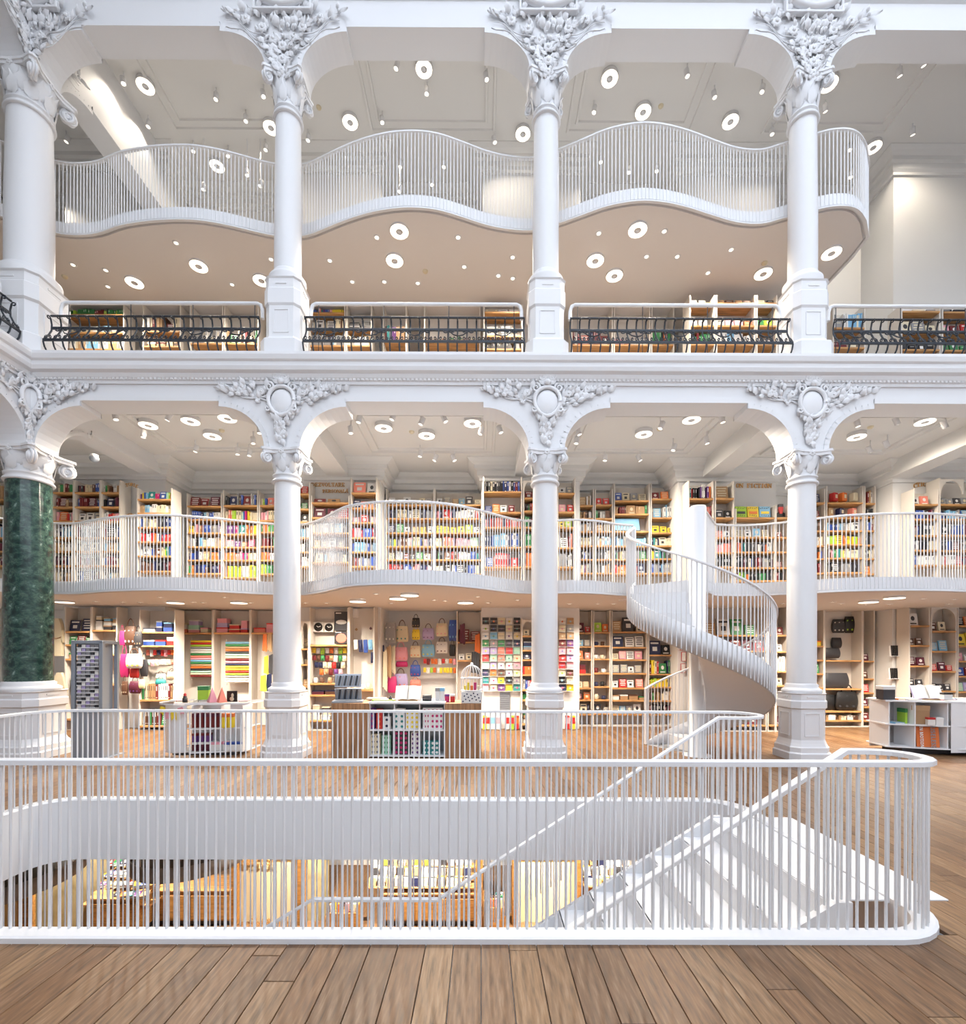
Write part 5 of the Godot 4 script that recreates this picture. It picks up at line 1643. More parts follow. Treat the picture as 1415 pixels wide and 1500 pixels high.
func greeting_cards():
	var c := ArrayMesh.new()
	var m := MB.new(); m.box(Vector3(0.5, 0.5, 0), Vector3(1, 1, 0.08)); m.st.generate_normals(); m.st.commit(c)
	m = MB.new(); m.box(Vector3(0.5, 0.5, 0.06), Vector3(0.9, 0.04, 0.02)); m.st.generate_normals(); m.st.commit(c)
	m = MB.new(); m.lathe([Vector2(0, 0.06), Vector2(0.15, 0.05), Vector2(0.17, 0.03)], 9, Vector3(0.5, 0.45, 0), Basis(Vector3.RIGHT, PI * 0.5)); m.st.generate_normals(); m.st.commit(c)
	rng.seed = 9
	for r in [[706, 763, 5, "on the wall rack above the vent"], [818, 841, 2, "on the rack past the third column"]]:
		var a := P(r[0], 904, PD + 0.3); var b := P(r[1], 1012, PD + 0.3)
		var rack := thing("card_rack", "clear ledges of the card rack %s" % ("above the vent" if r[2] == 5 else "past the third column"), "rack", Vector3((a.x + b.x) * 0.5, b.y, a.z))
		var n := 10
		var h := (a.y - b.y) / n; var w: float = (b.x - a.x) / r[2]
		for i in n:
			var l := MB.new()
			l.soft(Vector3(0, h * i - 0.004, 0.03), Vector3(b.x - a.x, 0.006, 0.05), 0.001)
			obj("ledge", l.done(), M.metal, rack)
			for j in r[2]:
				var pal: String = "w" if i > 6 else "m" if i == 6 else "p" if i > 2 else "m"
				var col: String = PAL[pal][rng.randi() % PAL[pal].size()]
				var dot: String = PAL["c"][rng.randi() % PAL["c"].size()]
				var o := single("greeting_card", c, null, "%s greeting card with a %s motif %s" % [col, dot, r[3]], "card", Vector3(a.x + w * (j + 0.06), b.y + h * i + 0.002, a.z + 0.03), Basis(Vector3.RIGHT, -0.15) * Basis().scaled(Vector3(w * rng.randf_range(0.78, 0.9), h * rng.randf_range(0.84, 0.95), 0.05)), "%s cards with %s motif %s" % [col, dot, r[3]])
				three(o, ink(col), ink(contrast(col)), ink(dot))
	var v := thing("vent_grille", "grey louvred vent set into the white pier under the cards", "vent", P(739.5, 1041, PD + 0.33))
	var s := MB.new()
	s.soft(Vector3(0, 0.19, 0), Vector3(0.22, 0.4, 0.012), 0.002)
	obj("backing", s.done(), M.gray, v)
	s = MB.new(); s.soft(Vector3.ZERO, Vector3(0.2, 0.012, 0.02), 0.002, Basis(Vector3.RIGHT, 0.5))
	var sl := s.done()
	for i in 9: obj("slat", sl, M.gray, v, Vector3(0, 0.03 + 0.04 * i, 0.012))
	var k := 0
	for q in [[707, 1068, "red", "yellow"], [713, 1068, "red", "cream"], [719, 1068, "sky blue", "white"], [727, 1068, "pink", "white"], [740, 1068, "red", "white"], [747, 1068, "red", "lime"], [754, 1068, "orange", "red"], [828, 1068, "pink", "red"], [836, 1068, "red", "yellow"]]:
		for l in 2:
			gift_box(P(q[0] + 3, q[1], PD + 0.2) + Vector3(0, 0.16 * l, 0), Vector3(0.085, 0.16 if l == 0 else 0.12, 0.09), q[2 if l else 3], q[3 if l else 2], "%s carton with %s top on the low shelf under the cards" % [q[2 if l else 3], q[3 if l else 2]], "cartons under the cards")
	var sh := MB.new(); sh.soft(Vector3.ZERO, Vector3(0.86, 0.04, 0.3), 0.003)
	single("low_shelf", sh.done(), M.oak, "oak plinth shelf on the floor under the card rack", "shelf", P(735, 1069, PD + 0.2) + Vector3(0, -0.02, 0))

func small_goods():
	rng.seed = 33
	# small packs on hooks
	var m := MB.new(); m.soft(Vector3(0, -0.5, 0), Vector3(1, 1, 0.5), 0.08); m.ball(Vector3(0, -0.55, 0.3), Vector3(0.34, 0.3, 0.3), 8, 5)
	var pm := m.done()
	for q in [[457, 508, 949, 8, "y", "b1"], [457, 508, 960, 8, "o", "b1"], [460, 506, 970, 7, "m", "b1"], [468, 502, 980, 5, "m", "b1"], [214, 256, 952, 8, "r", "a4"], [214, 256, 966, 7, "p", "a4"], [620, 668, 965, 9, "r", "b5"], [620, 668, 978, 10, "y", "b5"], [517, 546, 937, 4, "b", "b2"], [543, 547, 955, 1, "r", "b2"]]:
		var wh: String = {"b1": "below the record sleeves", "a4": "below the blue boxes", "b5": "below the handbags", "b2": "on the white tie panel"}[q[5]]
		for i in q[3]:
			var d: float = RD + 0.15 if q[5] == "b5" else PD + 0.12
			var at := P(lerpf(q[0], q[1], (i + 0.5) / q[3]), q[2], d)
			var col: String = PAL[q[4]][rng.randi() % PAL[q[4]].size()]
			var w: float = minf((P(q[1], q[2], d).x - P(q[0], q[2], d).x) / q[3] * 0.85, 0.09)
			single("hanging_pack", pm, ink(col), "small %s trinket pack hanging %s" % [col, wh], "trinket", at, Basis(Vector3.BACK, rng.randf_range(-0.1, 0.1)) * Basis().scaled(Vector3(w, rng.randf_range(0.1, 0.14) * (2.0 if q[5] == "b2" else 1.0), 0.05)), "%s packs %s" % [col, wh])
	for q in [[519, 915, 930, "tan"], [540, 913, 929, "maroon"]]:
		bag(q[0], q[0] + 6, q[1], q[2], PD + 0.3, q[3], "", "slim %s wallet hung on the white tie panel" % q[3], false)
	# record sleeves and posters
	for q in [[459, 474, 911, 926, "white", "clock sleeve with long hands"], [475, 489, 910, 926, "white", "clock sleeve with crossed hands"]]:
		var a := P(q[0], q[3], PD + 0.2); var b := P(q[1], q[2], PD + 0.2)
		var w := b.x - a.x
		var o := thing("record_clock", "white boxed %s made from a black record" % q[5], "clock", a)
		var s := MB.new(); s.soft(Vector3(w * 0.5, w * 0.5, 0), Vector3(w, w, 0.03), 0.004); obj("sleeve", s.done(), ink("white"), o)
		s = MB.new(true); s.lathe([Vector2(0, 0.02), Vector2(w * 0.42, 0.02), Vector2(w * 0.43, 0.012)], 24, Vector3(w * 0.5, w * 0.5, 0), Basis(Vector3.RIGHT, PI * 0.5)); obj("record", s.done(), ink("black"), o)
		s = MB.new(); s.box(Vector3(w * 0.6, w * 0.53, 0.022), Vector3(w * 0.3, 0.01, 0.004), Basis(Vector3.BACK, 0.3)); s.box(Vector3(w * 0.42, w * 0.55, 0.022), Vector3(w * 0.2, 0.01, 0.004), Basis(Vector3.BACK, -0.6)); obj("hands", s.done(), ink("white"), o)
	for q in [[490, 510, 896, 924, "white", "charcoal poster with a white lamp"], [490, 510, 925, 943, "salmon", "charcoal poster with a salmon disc"]]:
		var a := P(q[0], q[3], PD + 0.2); var b := P(q[1], q[2], PD + 0.2)
		var w := b.x - a.x; var h := b.y - a.y
		var o := thing("poster", q[5] + " beside the record clocks", "poster", a)
		var s := MB.new(); s.soft(Vector3(w * 0.5, h * 0.5, 0), Vector3(w, h, 0.02), 0.002); obj("sheet", s.done(), ink("charcoal"), o)
		s = MB.new(true); s.ball(Vector3(w * 0.5, h * 0.45, 0.01), Vector3(w * 0.4, h * (0.12 if q[4] == "white" else 0.4), 0.006), 18, 6); obj("picture", s.done(), ink(q[4]), o)
		s = MB.new(); s.box(Vector3(w * 0.3, h * 0.92, 0.011), Vector3(w * 0.4, h * 0.06, 0.003)); obj("title", s.done(), ink("white"), o)
	var ck := thing("round_clock", "round cream wall clock in the narrow arched niche", "clock", P(447, 942, PD + 0.2))
	var s2 := MB.new(true); s2.lathe([Vector2(0, 0.02), Vector2(0.1, 0.02), Vector2(0.11, 0.0), Vector2(0, -0.02)], 24, Vector3.ZERO, Basis(Vector3.RIGHT, PI * 0.5)); obj("dial", s2.done(), ink("cream"), ck)
	s2 = MB.new(); s2.box(Vector3(0.03, 0.015, 0.024), Vector3(0.08, 0.008, 0.004), Basis(Vector3.BACK, 0.5)); s2.box(Vector3(-0.02, 0.02, 0.024), Vector3(0.05, 0.008, 0.004), Basis(Vector3.BACK, -0.8)); obj("hands", s2.done(), ink("charcoal"), ck)
	var spk := MB.new(); spk.soft(Vector3.ZERO, Vector3(0.13, 0.2, 0.1), 0.02)
	var spm := spk.done()
	for q in [[521, 898, PD + 0.28, "above the hanging ties"], [1130, 899, PD + 0.2, "beside the spiral stair"]]:
		single("wall_speaker", spm, M.metal, "small white loudspeaker on the wall " + q[3], "speaker", P(q[0], q[1], q[2]))
	# packs of pens on the white wall to the right of the black bags
	for q in [[1300, 943, "upper"], [1299, 976, "lower"]]:
		var o := thing("pen_rack", "clear rack of black pens, the %s one on the white perforated wall" % q[2], "rack", P(q[0], q[1] + 18, PD + 0.32))
		var l := MB.new(); l.soft(Vector3(0.15, 0, 0.04), Vector3(0.32, 0.01, 0.09), 0.002); obj("ledge", l.done(), M.metal, o)
		var pk := MB.new(); pk.soft(Vector3(0, 0.11, 0), Vector3(0.03, 0.22, 0.02), 0.003)
		var pkm := pk.done()
		for i in 7: obj("pen_pack", pkm, ink("white" if i == 0 else "black"), o, Vector3(0.03 + 0.04 * i, 0.006, 0.04), Basis(Vector3.BACK, 0.08) * Basis(Vector3.UP, 0.3))
	# red-edged cards in clear holders on the narrow wall behind the stair foot
	for q in [[996, 952, "topmost"], [998, 968, "middle"], [997, 985, "lowest"]]:
		var o := thing("card_holder", "white card with a red edge behind the stair foot, the %s of three" % q[2], "card", P(q[0], q[1], PD + 0.3))
		var c := MB.new(); c.soft(Vector3(0.05, 0.09, 0), Vector3(0.1, 0.2, 0.012), 0.002); obj("edge", c.done(), ink("red"), o)
		c = MB.new(); c.box(Vector3(0.05, 0.09, 0.007), Vector3(0.08, 0.18, 0.003)); obj("card", c.done(), ink("white"), o)
# ---------------------------------------------------------------- upper-floor shelves
func make_upper_shelves():
	rng.seed = 404
	var w := "upper-floor bookcase "
	var l := "white upper-floor bookcase seen through the iron bars, "
	for q in [[95, 181, [460.6, 487, 511], ["bg", "fw", "bw"], "next to the corner", 9.8], [208, 264, [485, 507], ["bo", "xo"], "second from the corner", 9.8], [277, 326, [503], ["bw"], "third from the corner", 9.8], [327, 378, [503], ["bo"], "fourth from the corner", 9.8],
			[452, 505, [458, 481, 506], ["bc", "bo", "bb"], "with yellow and pink books", 9.8], [506, 544, [481, 506], ["xk", "bw"], "with black boxes", 9.8], [560, 595, [499], ["bm"], "with a pink toy", 9.8], [620, 703, [498], ["mo"], "with wooden cups", 9.8], [707, 765, [457, 492, 511], ["Fw", "Fk", "bk"], "with a white boxed set", 9.6],
			[836, 897, [505], ["br"], "with red and white books", 9.8], [898, 952, [505], ["fp"], "with pink cards", 9.8], [953, 987, [505], ["bg"], "with green spines", 9.8], [1009, 1047, [444, 477, 504], ["fk", "fw", "bg"], "beside the last column", 9.2], [1048, 1106, [444, 477, 504], ["fo", "fr", "bw"], "half behind the last column", 9.2], [1107, 1138, [444, 477, 504], ["fd", "fg", "fw"], "touching the last column", 9.2],
			[1219, 1267, [480, 509], ["bw", "fd"], "past the last column", 9.6], [1319, 1377, [456, 486, 512], ["Fw", "Fw", "fk"], "with silver art books", 9.4], [1379, 1450, [457, 487, 513], ["Fk", "fr", "fg"], "with black art books", 9.4]]:
		bookcase(q[0], q[1], 446 if q[2][0] > 446 else 432, q[2], 600, q[5], q[3], w + q[4], l + q[4], 0.5)

# ---------------------------------------------------------------- display furniture on the ground floor
func flat_book(at: Vector3, s: Vector3, col: String, label: String, turn := 0.0, group := ""):
	var bs := Basis(Vector3.UP, turn) * Basis(Vector3.RIGHT, -PI * 0.5)
	var o := single("flat_book", face_meshes[int(absf(at.x * 10.0)) % 3], null, label, "book", at + Vector3(0, s.y, 0), bs * Basis().scaled(Vector3(s.x, s.z, s.y)), group)
	three(o, ink(col), M.paper, ink(contrast(col)))

func open_book(at: Vector3, label: String, tint: String, turn := 0.0):
	var o := thing("open_book", label, "book", at, turn)
	var m := MB.new(true)
	for s in [-1.0, 1.0]:
		var prev := []
		for i in 7:
			var t := i / 6.0
			var x: float = s * 0.2 * t; var z := 0.025 * sin(PI * minf(t * 1.4, 1.0)) + 0.005
			var row := [Vector3(x, 0, z), Vector3(x, 0.24, z)]
			if i > 0: m.quad(prev[0], row[0], row[1], prev[1])
			prev = row
	var bs := Basis(Vector3.RIGHT, -0.55)
	obj("pages", m.done(), ink("white"), o, Vector3(0, 0.02, 0.04), bs)
	var c := MB.new()
	for s in [-1.0, 1.0]: c.soft(Vector3(s * 0.104, 0.12, -0.006), Vector3(0.205, 0.25, 0.008), 0.001)
	obj("cover", c.done(), ink(tint), o, Vector3(0, 0.02, 0.04), bs)
	c = MB.new()
	c.soft(Vector3(0, 0.09, -0.1), Vector3(0.1, 0.18, 0.01), 0.002, Basis(Vector3.RIGHT, 0.3)); c.soft(Vector3(0, 0.012, 0.02), Vector3(0.3, 0.02, 0.06), 0.003)
	obj("stand", c.done(), ink("tan"), o)

func make_counters():
	rng.seed = 55
	# --- white rounded counter by the corner
	var d := 7.55
	var a := P(232, 1108, d); var h := 0.82
	var o := thing("display_counter", "white rounded display counter with open shelves and paper bunting", "counter", Vector3(a.x, 0, -d))
	var W := 1.26
	var outline := func(k: float) -> PackedVector2Array:
		var p := PackedVector2Array()
		for i in 9:
			var t := PI * (0.5 + i / 8.0)
			p.append(Vector2(0.3 + (0.3 + k) * cos(t), -0.28 - (0.3 + k) * sin(t) * -1.0))
		p.append_array(PackedVector2Array([Vector2(0.5, 0.04 + k), Vector2(W + k, -0.16 + k), Vector2(W + k, -0.6 - k)]))
		return p
	for y in [[0.05, 0.075, 0.02], [0.41, 0.43, 0.02], [h - 0.025, h, 0.1]]:
		var m := MB.new()
		m.slab(outline.call(y[2]), y[0], y[1])
		obj("worktop" if y[1] > 0.7 else "shelf", m.done(), M.metal, o)
	var pn := MB.new(true)
	var prev := Vector3.ZERO
	for i in 11:
		var t := i / 10.0
		var v := Vector3(0.02 + 0.44 * t, 0, -0.14 + 0.2 * sin(PI * 0.5 * minf(t * 1.6, 1.0)))
		if i > 0:
			pn.quad(prev + Vector3(0, 0.07, 0), v + Vector3(0, 0.07, 0), v + Vector3(0, h - 0.03, 0), prev + Vector3(0, h - 0.03, 0))
			pn.quad(prev + Vector3(0, 0.07, -0.02), prev + Vector3(0, h - 0.03, -0.02), v + Vector3(0, h - 0.03, -0.02), v + Vector3(0, 0.07, -0.02))
		prev = v
	obj("front_panel", pn.done(), M.metal, o)
	var bk := MB.new(); bk.soft(Vector3(0.8, h * 0.5, -0.4), Vector3(0.9, h - 0.1, 0.02), 0.003); obj("back_panel", bk.done(), M.metal, o)
	for x in [0.46, 0.9, W - 0.02]:
		var sp := MB.new(); sp.soft(Vector3(x, h * 0.5, -0.25), Vector3(0.018, h - 0.1, 0.32), 0.002); obj("divider", sp.done(), M.metal, o)
	var ft := MB.new(); ft.soft(Vector3(0.65, 0.025, -0.3), Vector3(1.0, 0.05, 0.4), 0.004); obj("plinth", ft.done(), ink("charcoal"), o)
	var fl := MB.new(); fl.plate(PackedVector2Array([Vector2(-0.04, 0), Vector2(0.04, 0), Vector2(0.04, -0.13), Vector2(0, -0.09), Vector2(-0.04, -0.13)]), 0, 0.004)
	var flm := fl.done()
	var fc := ["yellow", "pink", "yellow", "pink"]
	var bun := thing("paper_bunting", "pink and yellow paper flags strung on the white counter", "bunting", Vector3(a.x, h - 0.06, -d))
	for i in 4: obj("flag", flm, ink(fc[i]), bun, Vector3(0.09 + 0.1 * i, [0.0, -0.08, -0.07, 0.0][i], 0.03 + 0.035 * minf(i, 2)), Basis(Vector3.BACK, 0.2 * (i - 1.5)))
	for q in [[0.5, 0.075, 5, "maroon", "white"], [0.5, 0.432, 5, "dark red", "maroon"], [0.96, 0.432, 2, "yellow", "orange"], [0.5, 0.21, 3, "purple", "dark red"], [0.78, 0.075, 3, "white", "pink"], [1.0, 0.075, 3, "white", "blue"]]:
		for i in q[2]:
			gift_box(Vector3(a.x + q[0] + 0.085 * i + 0.03, q[1], -d - 0.08 - 0.02 * i), Vector3(0.078, 0.13 if q[1] != 0.432 else 0.22, 0.1), q[3], q[4], "%s packet with %s top in the white rounded counter" % [q[3], q[4]], "%s packets in the white counter" % q[3])
	# things on the counter
	gift_box(P(299, 1023, d + 0.3) * Vector3(1, 0, 1) + Vector3(0, h, 0), Vector3(0.16, 0.24, 0.14), "lime", "green", "bright green lantern box on the white rounded counter", "", 0.3)
	for q in [[311, "pink"], [325, "salmon"]]:
		var co := MB.new(); co.lathe([Vector2(0.085, 0), Vector2(0.085, 0.01), Vector2(0.0, 0.24)], 4)
		single("paper_cone", co.done(), ink(q[1]), "%s pyramid carton on the white rounded counter" % q[1], "carton", P(q[0], 1023, d + 0.1) * Vector3(1, 0, 1) + Vector3(0, h, 0))
	var lip := thing("lipstick_ornament", "black lipstick ornament with a red tip on the white counter", "ornament", P(271, 1025, d + 0.05) * Vector3(1, 0, 1) + Vector3(0, h, 0))
	var lm := MB.new(true); lm.lathe([Vector2(0, 0), Vector2(0.035, 0), Vector2(0.035, 0.07), Vector2(0.026, 0.07), Vector2(0.026, 0.1), Vector2(0, 0.1)], 14); obj("tube", lm.done(), ink("black"), lip)
	lm = MB.new(true); lm.lathe([Vector2(0.02, 0.1), Vector2(0.02, 0.13), Vector2(0.0, 0.15)], 12); obj("tip", lm.done(), ink("red"), lip)
	var pf := thing("portrait_card", "black card with a pale portrait on the white counter", "card", P(340, 1023, d + 0.2) * Vector3(1, 0, 1) + Vector3(0, h, 0))
	lm = MB.new(); lm.soft(Vector3(0, 0.085, 0), Vector3(0.16, 0.17, 0.02), 0.002); obj("card", lm.done(), ink("black"), pf)
	lm = MB.new(true); lm.ball(Vector3(0.01, 0.1, 0.01), Vector3(0.022, 0.035, 0.006)); lm.ball(Vector3(0.0, 0.045, 0.01), Vector3(0.035, 0.035, 0.005)); obj("figure", lm.done(), ink("cream"), pf)
	var tops := [[248, "white"], [258, "salmon"], [283, "cream"], [290, "charcoal"], [350, "pink"]]
	for q in tops: flat_book(P(q[0], 1026, d + 0.12) * Vector3(1, 0, 1) + Vector3(0, h, 0), Vector3(0.13, 0.025, 0.17), q[1], "%s booklet lying on the white rounded counter" % q[1], 0.3)
	# --- oak counter in the middle
	var dc := 7.45
	var x0 := P(485, 1112, dc).x; var x1 := P(705, 1112, dc).x; var xa := P(541, 1112, dc).x; var xb := P(651, 1112, dc).x
	var hc := 0.83
	var c := thing("display_counter", "oak-panelled display counter with white shelves and a birdcage on top", "counter", Vector3(x0, 0, -dc))
	for q in [[x0, xa], [xb, x1]]:
		var m := MB.new(); m.soft(Vector3((q[0] + q[1]) * 0.5 - x0, hc * 0.5, -0.3), Vector3(q[1] - q[0], hc, 0.6), 0.004); obj("end_cabinet", m.done(), M.panel_wood, c)
	var t := MB.new(); t.soft(Vector3((xa + xb) * 0.5 - x0, hc + 0.005, -0.3), Vector3(xb - xa + 0.02, 0.03, 0.64), 0.003); obj("worktop", t.done(), M.metal, c)
	for y in [0.03, 0.42]:
		t = MB.new(); t.soft(Vector3((xa + xb) * 0.5 - x0, y, -0.2), Vector3(xb - xa, 0.022, 0.4), 0.002); obj("shelf", t.done(), M.metal, c)
	for k in [0.0, 0.33, 0.667, 1.0]:
		t = MB.new(); t.soft(Vector3(lerpf(xa, xb, k) - x0, hc * 0.5, -0.2), Vector3(0.016, hc - 0.02, 0.39), 0.002); obj("divider", t.done(), M.metal, c)
	t = MB.new(); t.box(Vector3((xa + xb) * 0.5 - x0, hc * 0.5, -0.41), Vector3(xb - xa, hc, 0.02)); obj("back_panel", t.done(), M.gray, c)
	var pats := [["purple", "magenta"], ["red", "orange"], ["white", "navy"], ["white", "teal"], ["white", "yellow"], ["white", "magenta"], ["cream", "navy"], ["mint", "green"], ["charcoal", "magenta"], ["white", "purple"], ["teal", "white"]]
	var slots := [[543, 549, 1039, 1070], [551, 560, 1041, 1070], [561, 572, 1052, 1070], [576, 593, 1040, 1070], [594, 614, 1043, 1070], [619, 649, 1039, 1070], [543, 557, 1080, 1110], [559, 572, 1082, 1110], [577, 598, 1075, 1110], [602, 615, 1077, 1110], [619, 643, 1090, 1110]]
	for i in slots.size():
		var q: Array = slots[i]
		var p := P(q[0], q[3], dc + 0.06); var r := P(q[1], q[2], dc + 0.06)
		pattern_bag(Vector3((p.x + r.x) * 0.5, 0.041 if q[3] > 1080 else 0.431, p.z), r.x - p.x, minf(r.y - p.y, 0.36), pats[i][0], pats[i][1], "%s wrapping bag with %s spots in the oak counter" % [pats[i][0], pats[i][1]] if i != 5 else "wide white bag with rows of magenta and coloured discs")
	cd_stand(P(510, 1028, dc + 0.15) * Vector3(1, 0, 1) + Vector3(0, hc, 0))
	open_book(P(598, 1027, dc + 0.2) * Vector3(1, 0, 1) + Vector3(0, hc + 0.02, 0), "open book with blank white pages on the oak counter", "tan")
	birdcage(P(691, 1030, dc + 0.15) * Vector3(1, 0, 1) + Vector3(0, hc, 0))
	flat_book(P(545, 1029, dc + 0.1) * Vector3(1, 0, 1) + Vector3(0, hc + 0.02, 0), Vector3(0.34, 0.02, 0.2), "lime", "large pale green folder lying on the oak counter")
	flat_book(P(536, 1029, dc + 0.4) * Vector3(1, 0, 1) + Vector3(0, hc + 0.02, 0), Vector3(0.3, 0.02, 0.2), "cream", "cream sheet pad lying behind the green folder")
	var rl := MB.new(true); rl.lathe([Vector2(0, 0), Vector2(0.05, 0), Vector2(0.05, 0.14), Vector2(0, 0.14)], 16)
	single("tape_roll", rl.done(), ink("charcoal"), "black ribbon roll lying on the oak counter", "roll", P(619, 1028, dc + 0.2) * Vector3(1, 0, 1) + Vector3(0, hc + 0.07, 0), Basis(Vector3.BACK, -PI * 0.5))
	var bt := MB.new(true); bt.lathe([Vector2(0, 0), Vector2(0.03, 0), Vector2(0.03, 0.05), Vector2(0.012, 0.06), Vector2(0.012, 0.08), Vector2(0, 0.08)], 12)
	single("ink_bottle", bt.done(), ink("charcoal"), "small dark ink bottle on the oak counter", "bottle", P(572, 1027, dc + 0.2) * Vector3(1, 0, 1) + Vector3(0, hc + 0.02, 0))
	for q in [[641, "white", "grey"], [648, "white", "sky blue"], [655, "magenta", "purple"], [663, "red", "white"]]:
		gift_box(P(q[0], 1028, dc + 0.25) * Vector3(1, 0, 1) + Vector3(0, hc + 0.001 + (0.02 if q[0] < 650 else 0.0), 0), Vector3(0.07, 0.2 if q[1] == "white" else 0.12, 0.08), q[1], q[2], "%s box with %s lid beside the birdcage" % [q[1], q[2]])
	# --- white table past the last column
	var dt := 7.9
	var tx := P(1304, 1100, dt).x; var ht := 0.86
	var tb := thing("display_counter", "white curved display counter holding an orange book", "counter", Vector3(tx, 0, -dt))
	var angle := Basis(Vector3.UP, -0.35)
	for y in [[0.1, 0.12], [0.46, 0.48], [ht - 0.025, ht]]:
		var m := MB.new(); m.slab(PackedVector2Array([Vector2(-0.06, -0.02), Vector2(0.72, 0.24), Vector2(1.1, 0.26), Vector2(1.8, 0.05), Vector2(1.8, -0.5), Vector2(0.0, -0.5)]), y[0], y[1]); obj("worktop" if y[1] > 0.7 else "shelf", m.done(), M.metal, tb)
	for k in [0.0, 0.45, 1.0]:
		var m := MB.new(); m.soft(Vector3(0.72 * k, ht * 0.5 + 0.05, 0.24 * k - 0.22), Vector3(0.02, ht - 0.12, 0.4), 0.002); obj("divider", m.done(), M.metal, tb)
	var cp := MB.new(true)
	prev = Vector3.ZERO
	for i in 9:
		var v := Vector3(0.74 + 0.1 * i, 0, 0.25 + 0.03 * sin(PI * i / 8.0) - 0.015 * i)
		if i > 0: cp.quad(prev + Vector3(0, 0.06, 0), v + Vector3(0, 0.06, 0), v + Vector3(0, ht - 0.03, 0), prev + Vector3(0, ht - 0.03, 0))
		prev = v
	obj("front_panel", cp.done(), M.metal, tb)
	var bp := MB.new(); bp.soft(Vector3(0.85, ht * 0.5, -0.42), Vector3(1.7, ht - 0.1, 0.02), 0.002); obj("back_panel", bp.done(), M.metal, tb)
	bp = MB.new(); bp.soft(Vector3(0.9, 0.05, -0.15), Vector3(1.5, 0.1, 0.4), 0.004); obj("plinth", bp.done(), ink("charcoal"), tb)
	# the orange book on the lower shelf, its title in pale type
	var ob := thing("orange_book", "orange book with pale lettering on the lower counter shelf", "book", Vector3(tx + 0.36, 0.125, -dt + 0.07), -0.3)
	var m2 := MB.new(); m2.soft(Vector3(0.15, 0.16, 0), Vector3(0.3, 0.32, 0.03), 0.003); obj("cover", m2.done(), ink("orange"), ob, Vector3.ZERO, Basis(Vector3.RIGHT, -0.12))
	var font := SystemFont.new(); font.font_names = PackedStringArray(["Droid Sans"]); font.font_weight = 700
	for q in [["USELESS", 0.21, 0.085, "grey"], ["IN MOTION", 0.06, 0.06, "white"]]:
		var tm := TextMesh.new(); tm.text = q[0]; tm.font = font; tm.font_size = 32; tm.pixel_size = q[2] / 32.0; tm.depth = 0.003; tm.curve_step = 4.0
		obj("title", tm, ink(q[3]), ob, Vector3(q[1], 0.16, 0.018), Basis(Vector3.RIGHT, -0.12) * Basis(Vector3.BACK, -PI * 0.5))
	gift_box(Vector3(tx + 0.43, 0.481, -dt + 0.06), Vector3(0.24, 0.3, 0.04), "kraft", "tan", "kraft-paper pad leaning on the upper counter shelf", "", -0.3)
	for i in 2: gift_box(Vector3(tx + 0.5 + 0.13 * i, 0.481, -dt + 0.16), Vector3(0.1, 0.12, 0.08), "white", "white" if i else "red", ["small white carton with a red top beside the kraft pad", "plain small white carton beside the kraft pad"][i], "", -0.3)
	flat_book(Vector3(tx + 0.06, 0.481, -dt + 0.02), Vector3(0.16, 0.02, 0.2), "sky blue", "pale blue booklet lying on the upper counter shelf")
	gift_box(Vector3(tx + 0.26, 0.481, -dt - 0.08), Vector3(0.04, 0.24, 0.16), "lime", "green", "upright green folder on the upper counter shelf")
	open_book(Vector3(tx + 0.62, ht + 0.001, -dt - 0.02), "open book with lilac pages on the curved white counter", "lavender", -0.25)
	gift_box(Vector3(tx + 0.02, ht + 0.001, -dt - 0.12), Vector3(0.2, 0.22, 0.16), "charcoal", "white", "charcoal mailbox carton with a white lid on the curved counter")
	for i in 9: flat_book(Vector3(tx + 0.12 + 0.11 * i, ht, -dt + 0.08 * sin(i * 1.3)), Vector3(0.18, 0.022, 0.15), ["orange", "white", "purple", "sky blue", "navy", "cream", "pink", "blue", "green"][i], "%s book lying on the curved white counter" % ["orange", "white", "purple", "sky blue", "navy", "cream", "pink", "blue", "green"][i], 0.2 * (i % 3 - 1))
	gift_box(Vector3(tx + 0.76, ht + 0.023, -dt + 0.15), Vector3(0.14, 0.11, 0.08), "white", "black", "black and white camera carton before the lilac book")
	# --- grey spinner
	spinner(Vector3(P(140, 1107, 7.5).x, 0, -7.5))

func pattern_bag(at: Vector3, w: float, h: float, a: String, b: String, label: String):
	var o := thing("wrapping_bag", label, "bag", at)
	var m := MB.new(); m.soft(Vector3(0, h * 0.5, -0.05), Vector3(w, h, 0.1), 0.004)
	obj("paper", m.done(), ink(a), o)
	m = MB.new()
	var nx := maxi(1, int(w / 0.06)); var ny := maxi(2, int(h / 0.065))
	for i in nx:
		for j in ny: m.lathe([Vector2(0, 0.004), Vector2(0.02, 0.004), Vector2(0.021, 0.0)], 9, Vector3(w * ((i + 0.5) / nx - 0.5), h * (j + 0.5) / ny, 0.0), Basis(Vector3.RIGHT, PI * 0.5))
	obj("dot_pattern", m.done(), ink(b), o).set_meta("kind", "stuff")

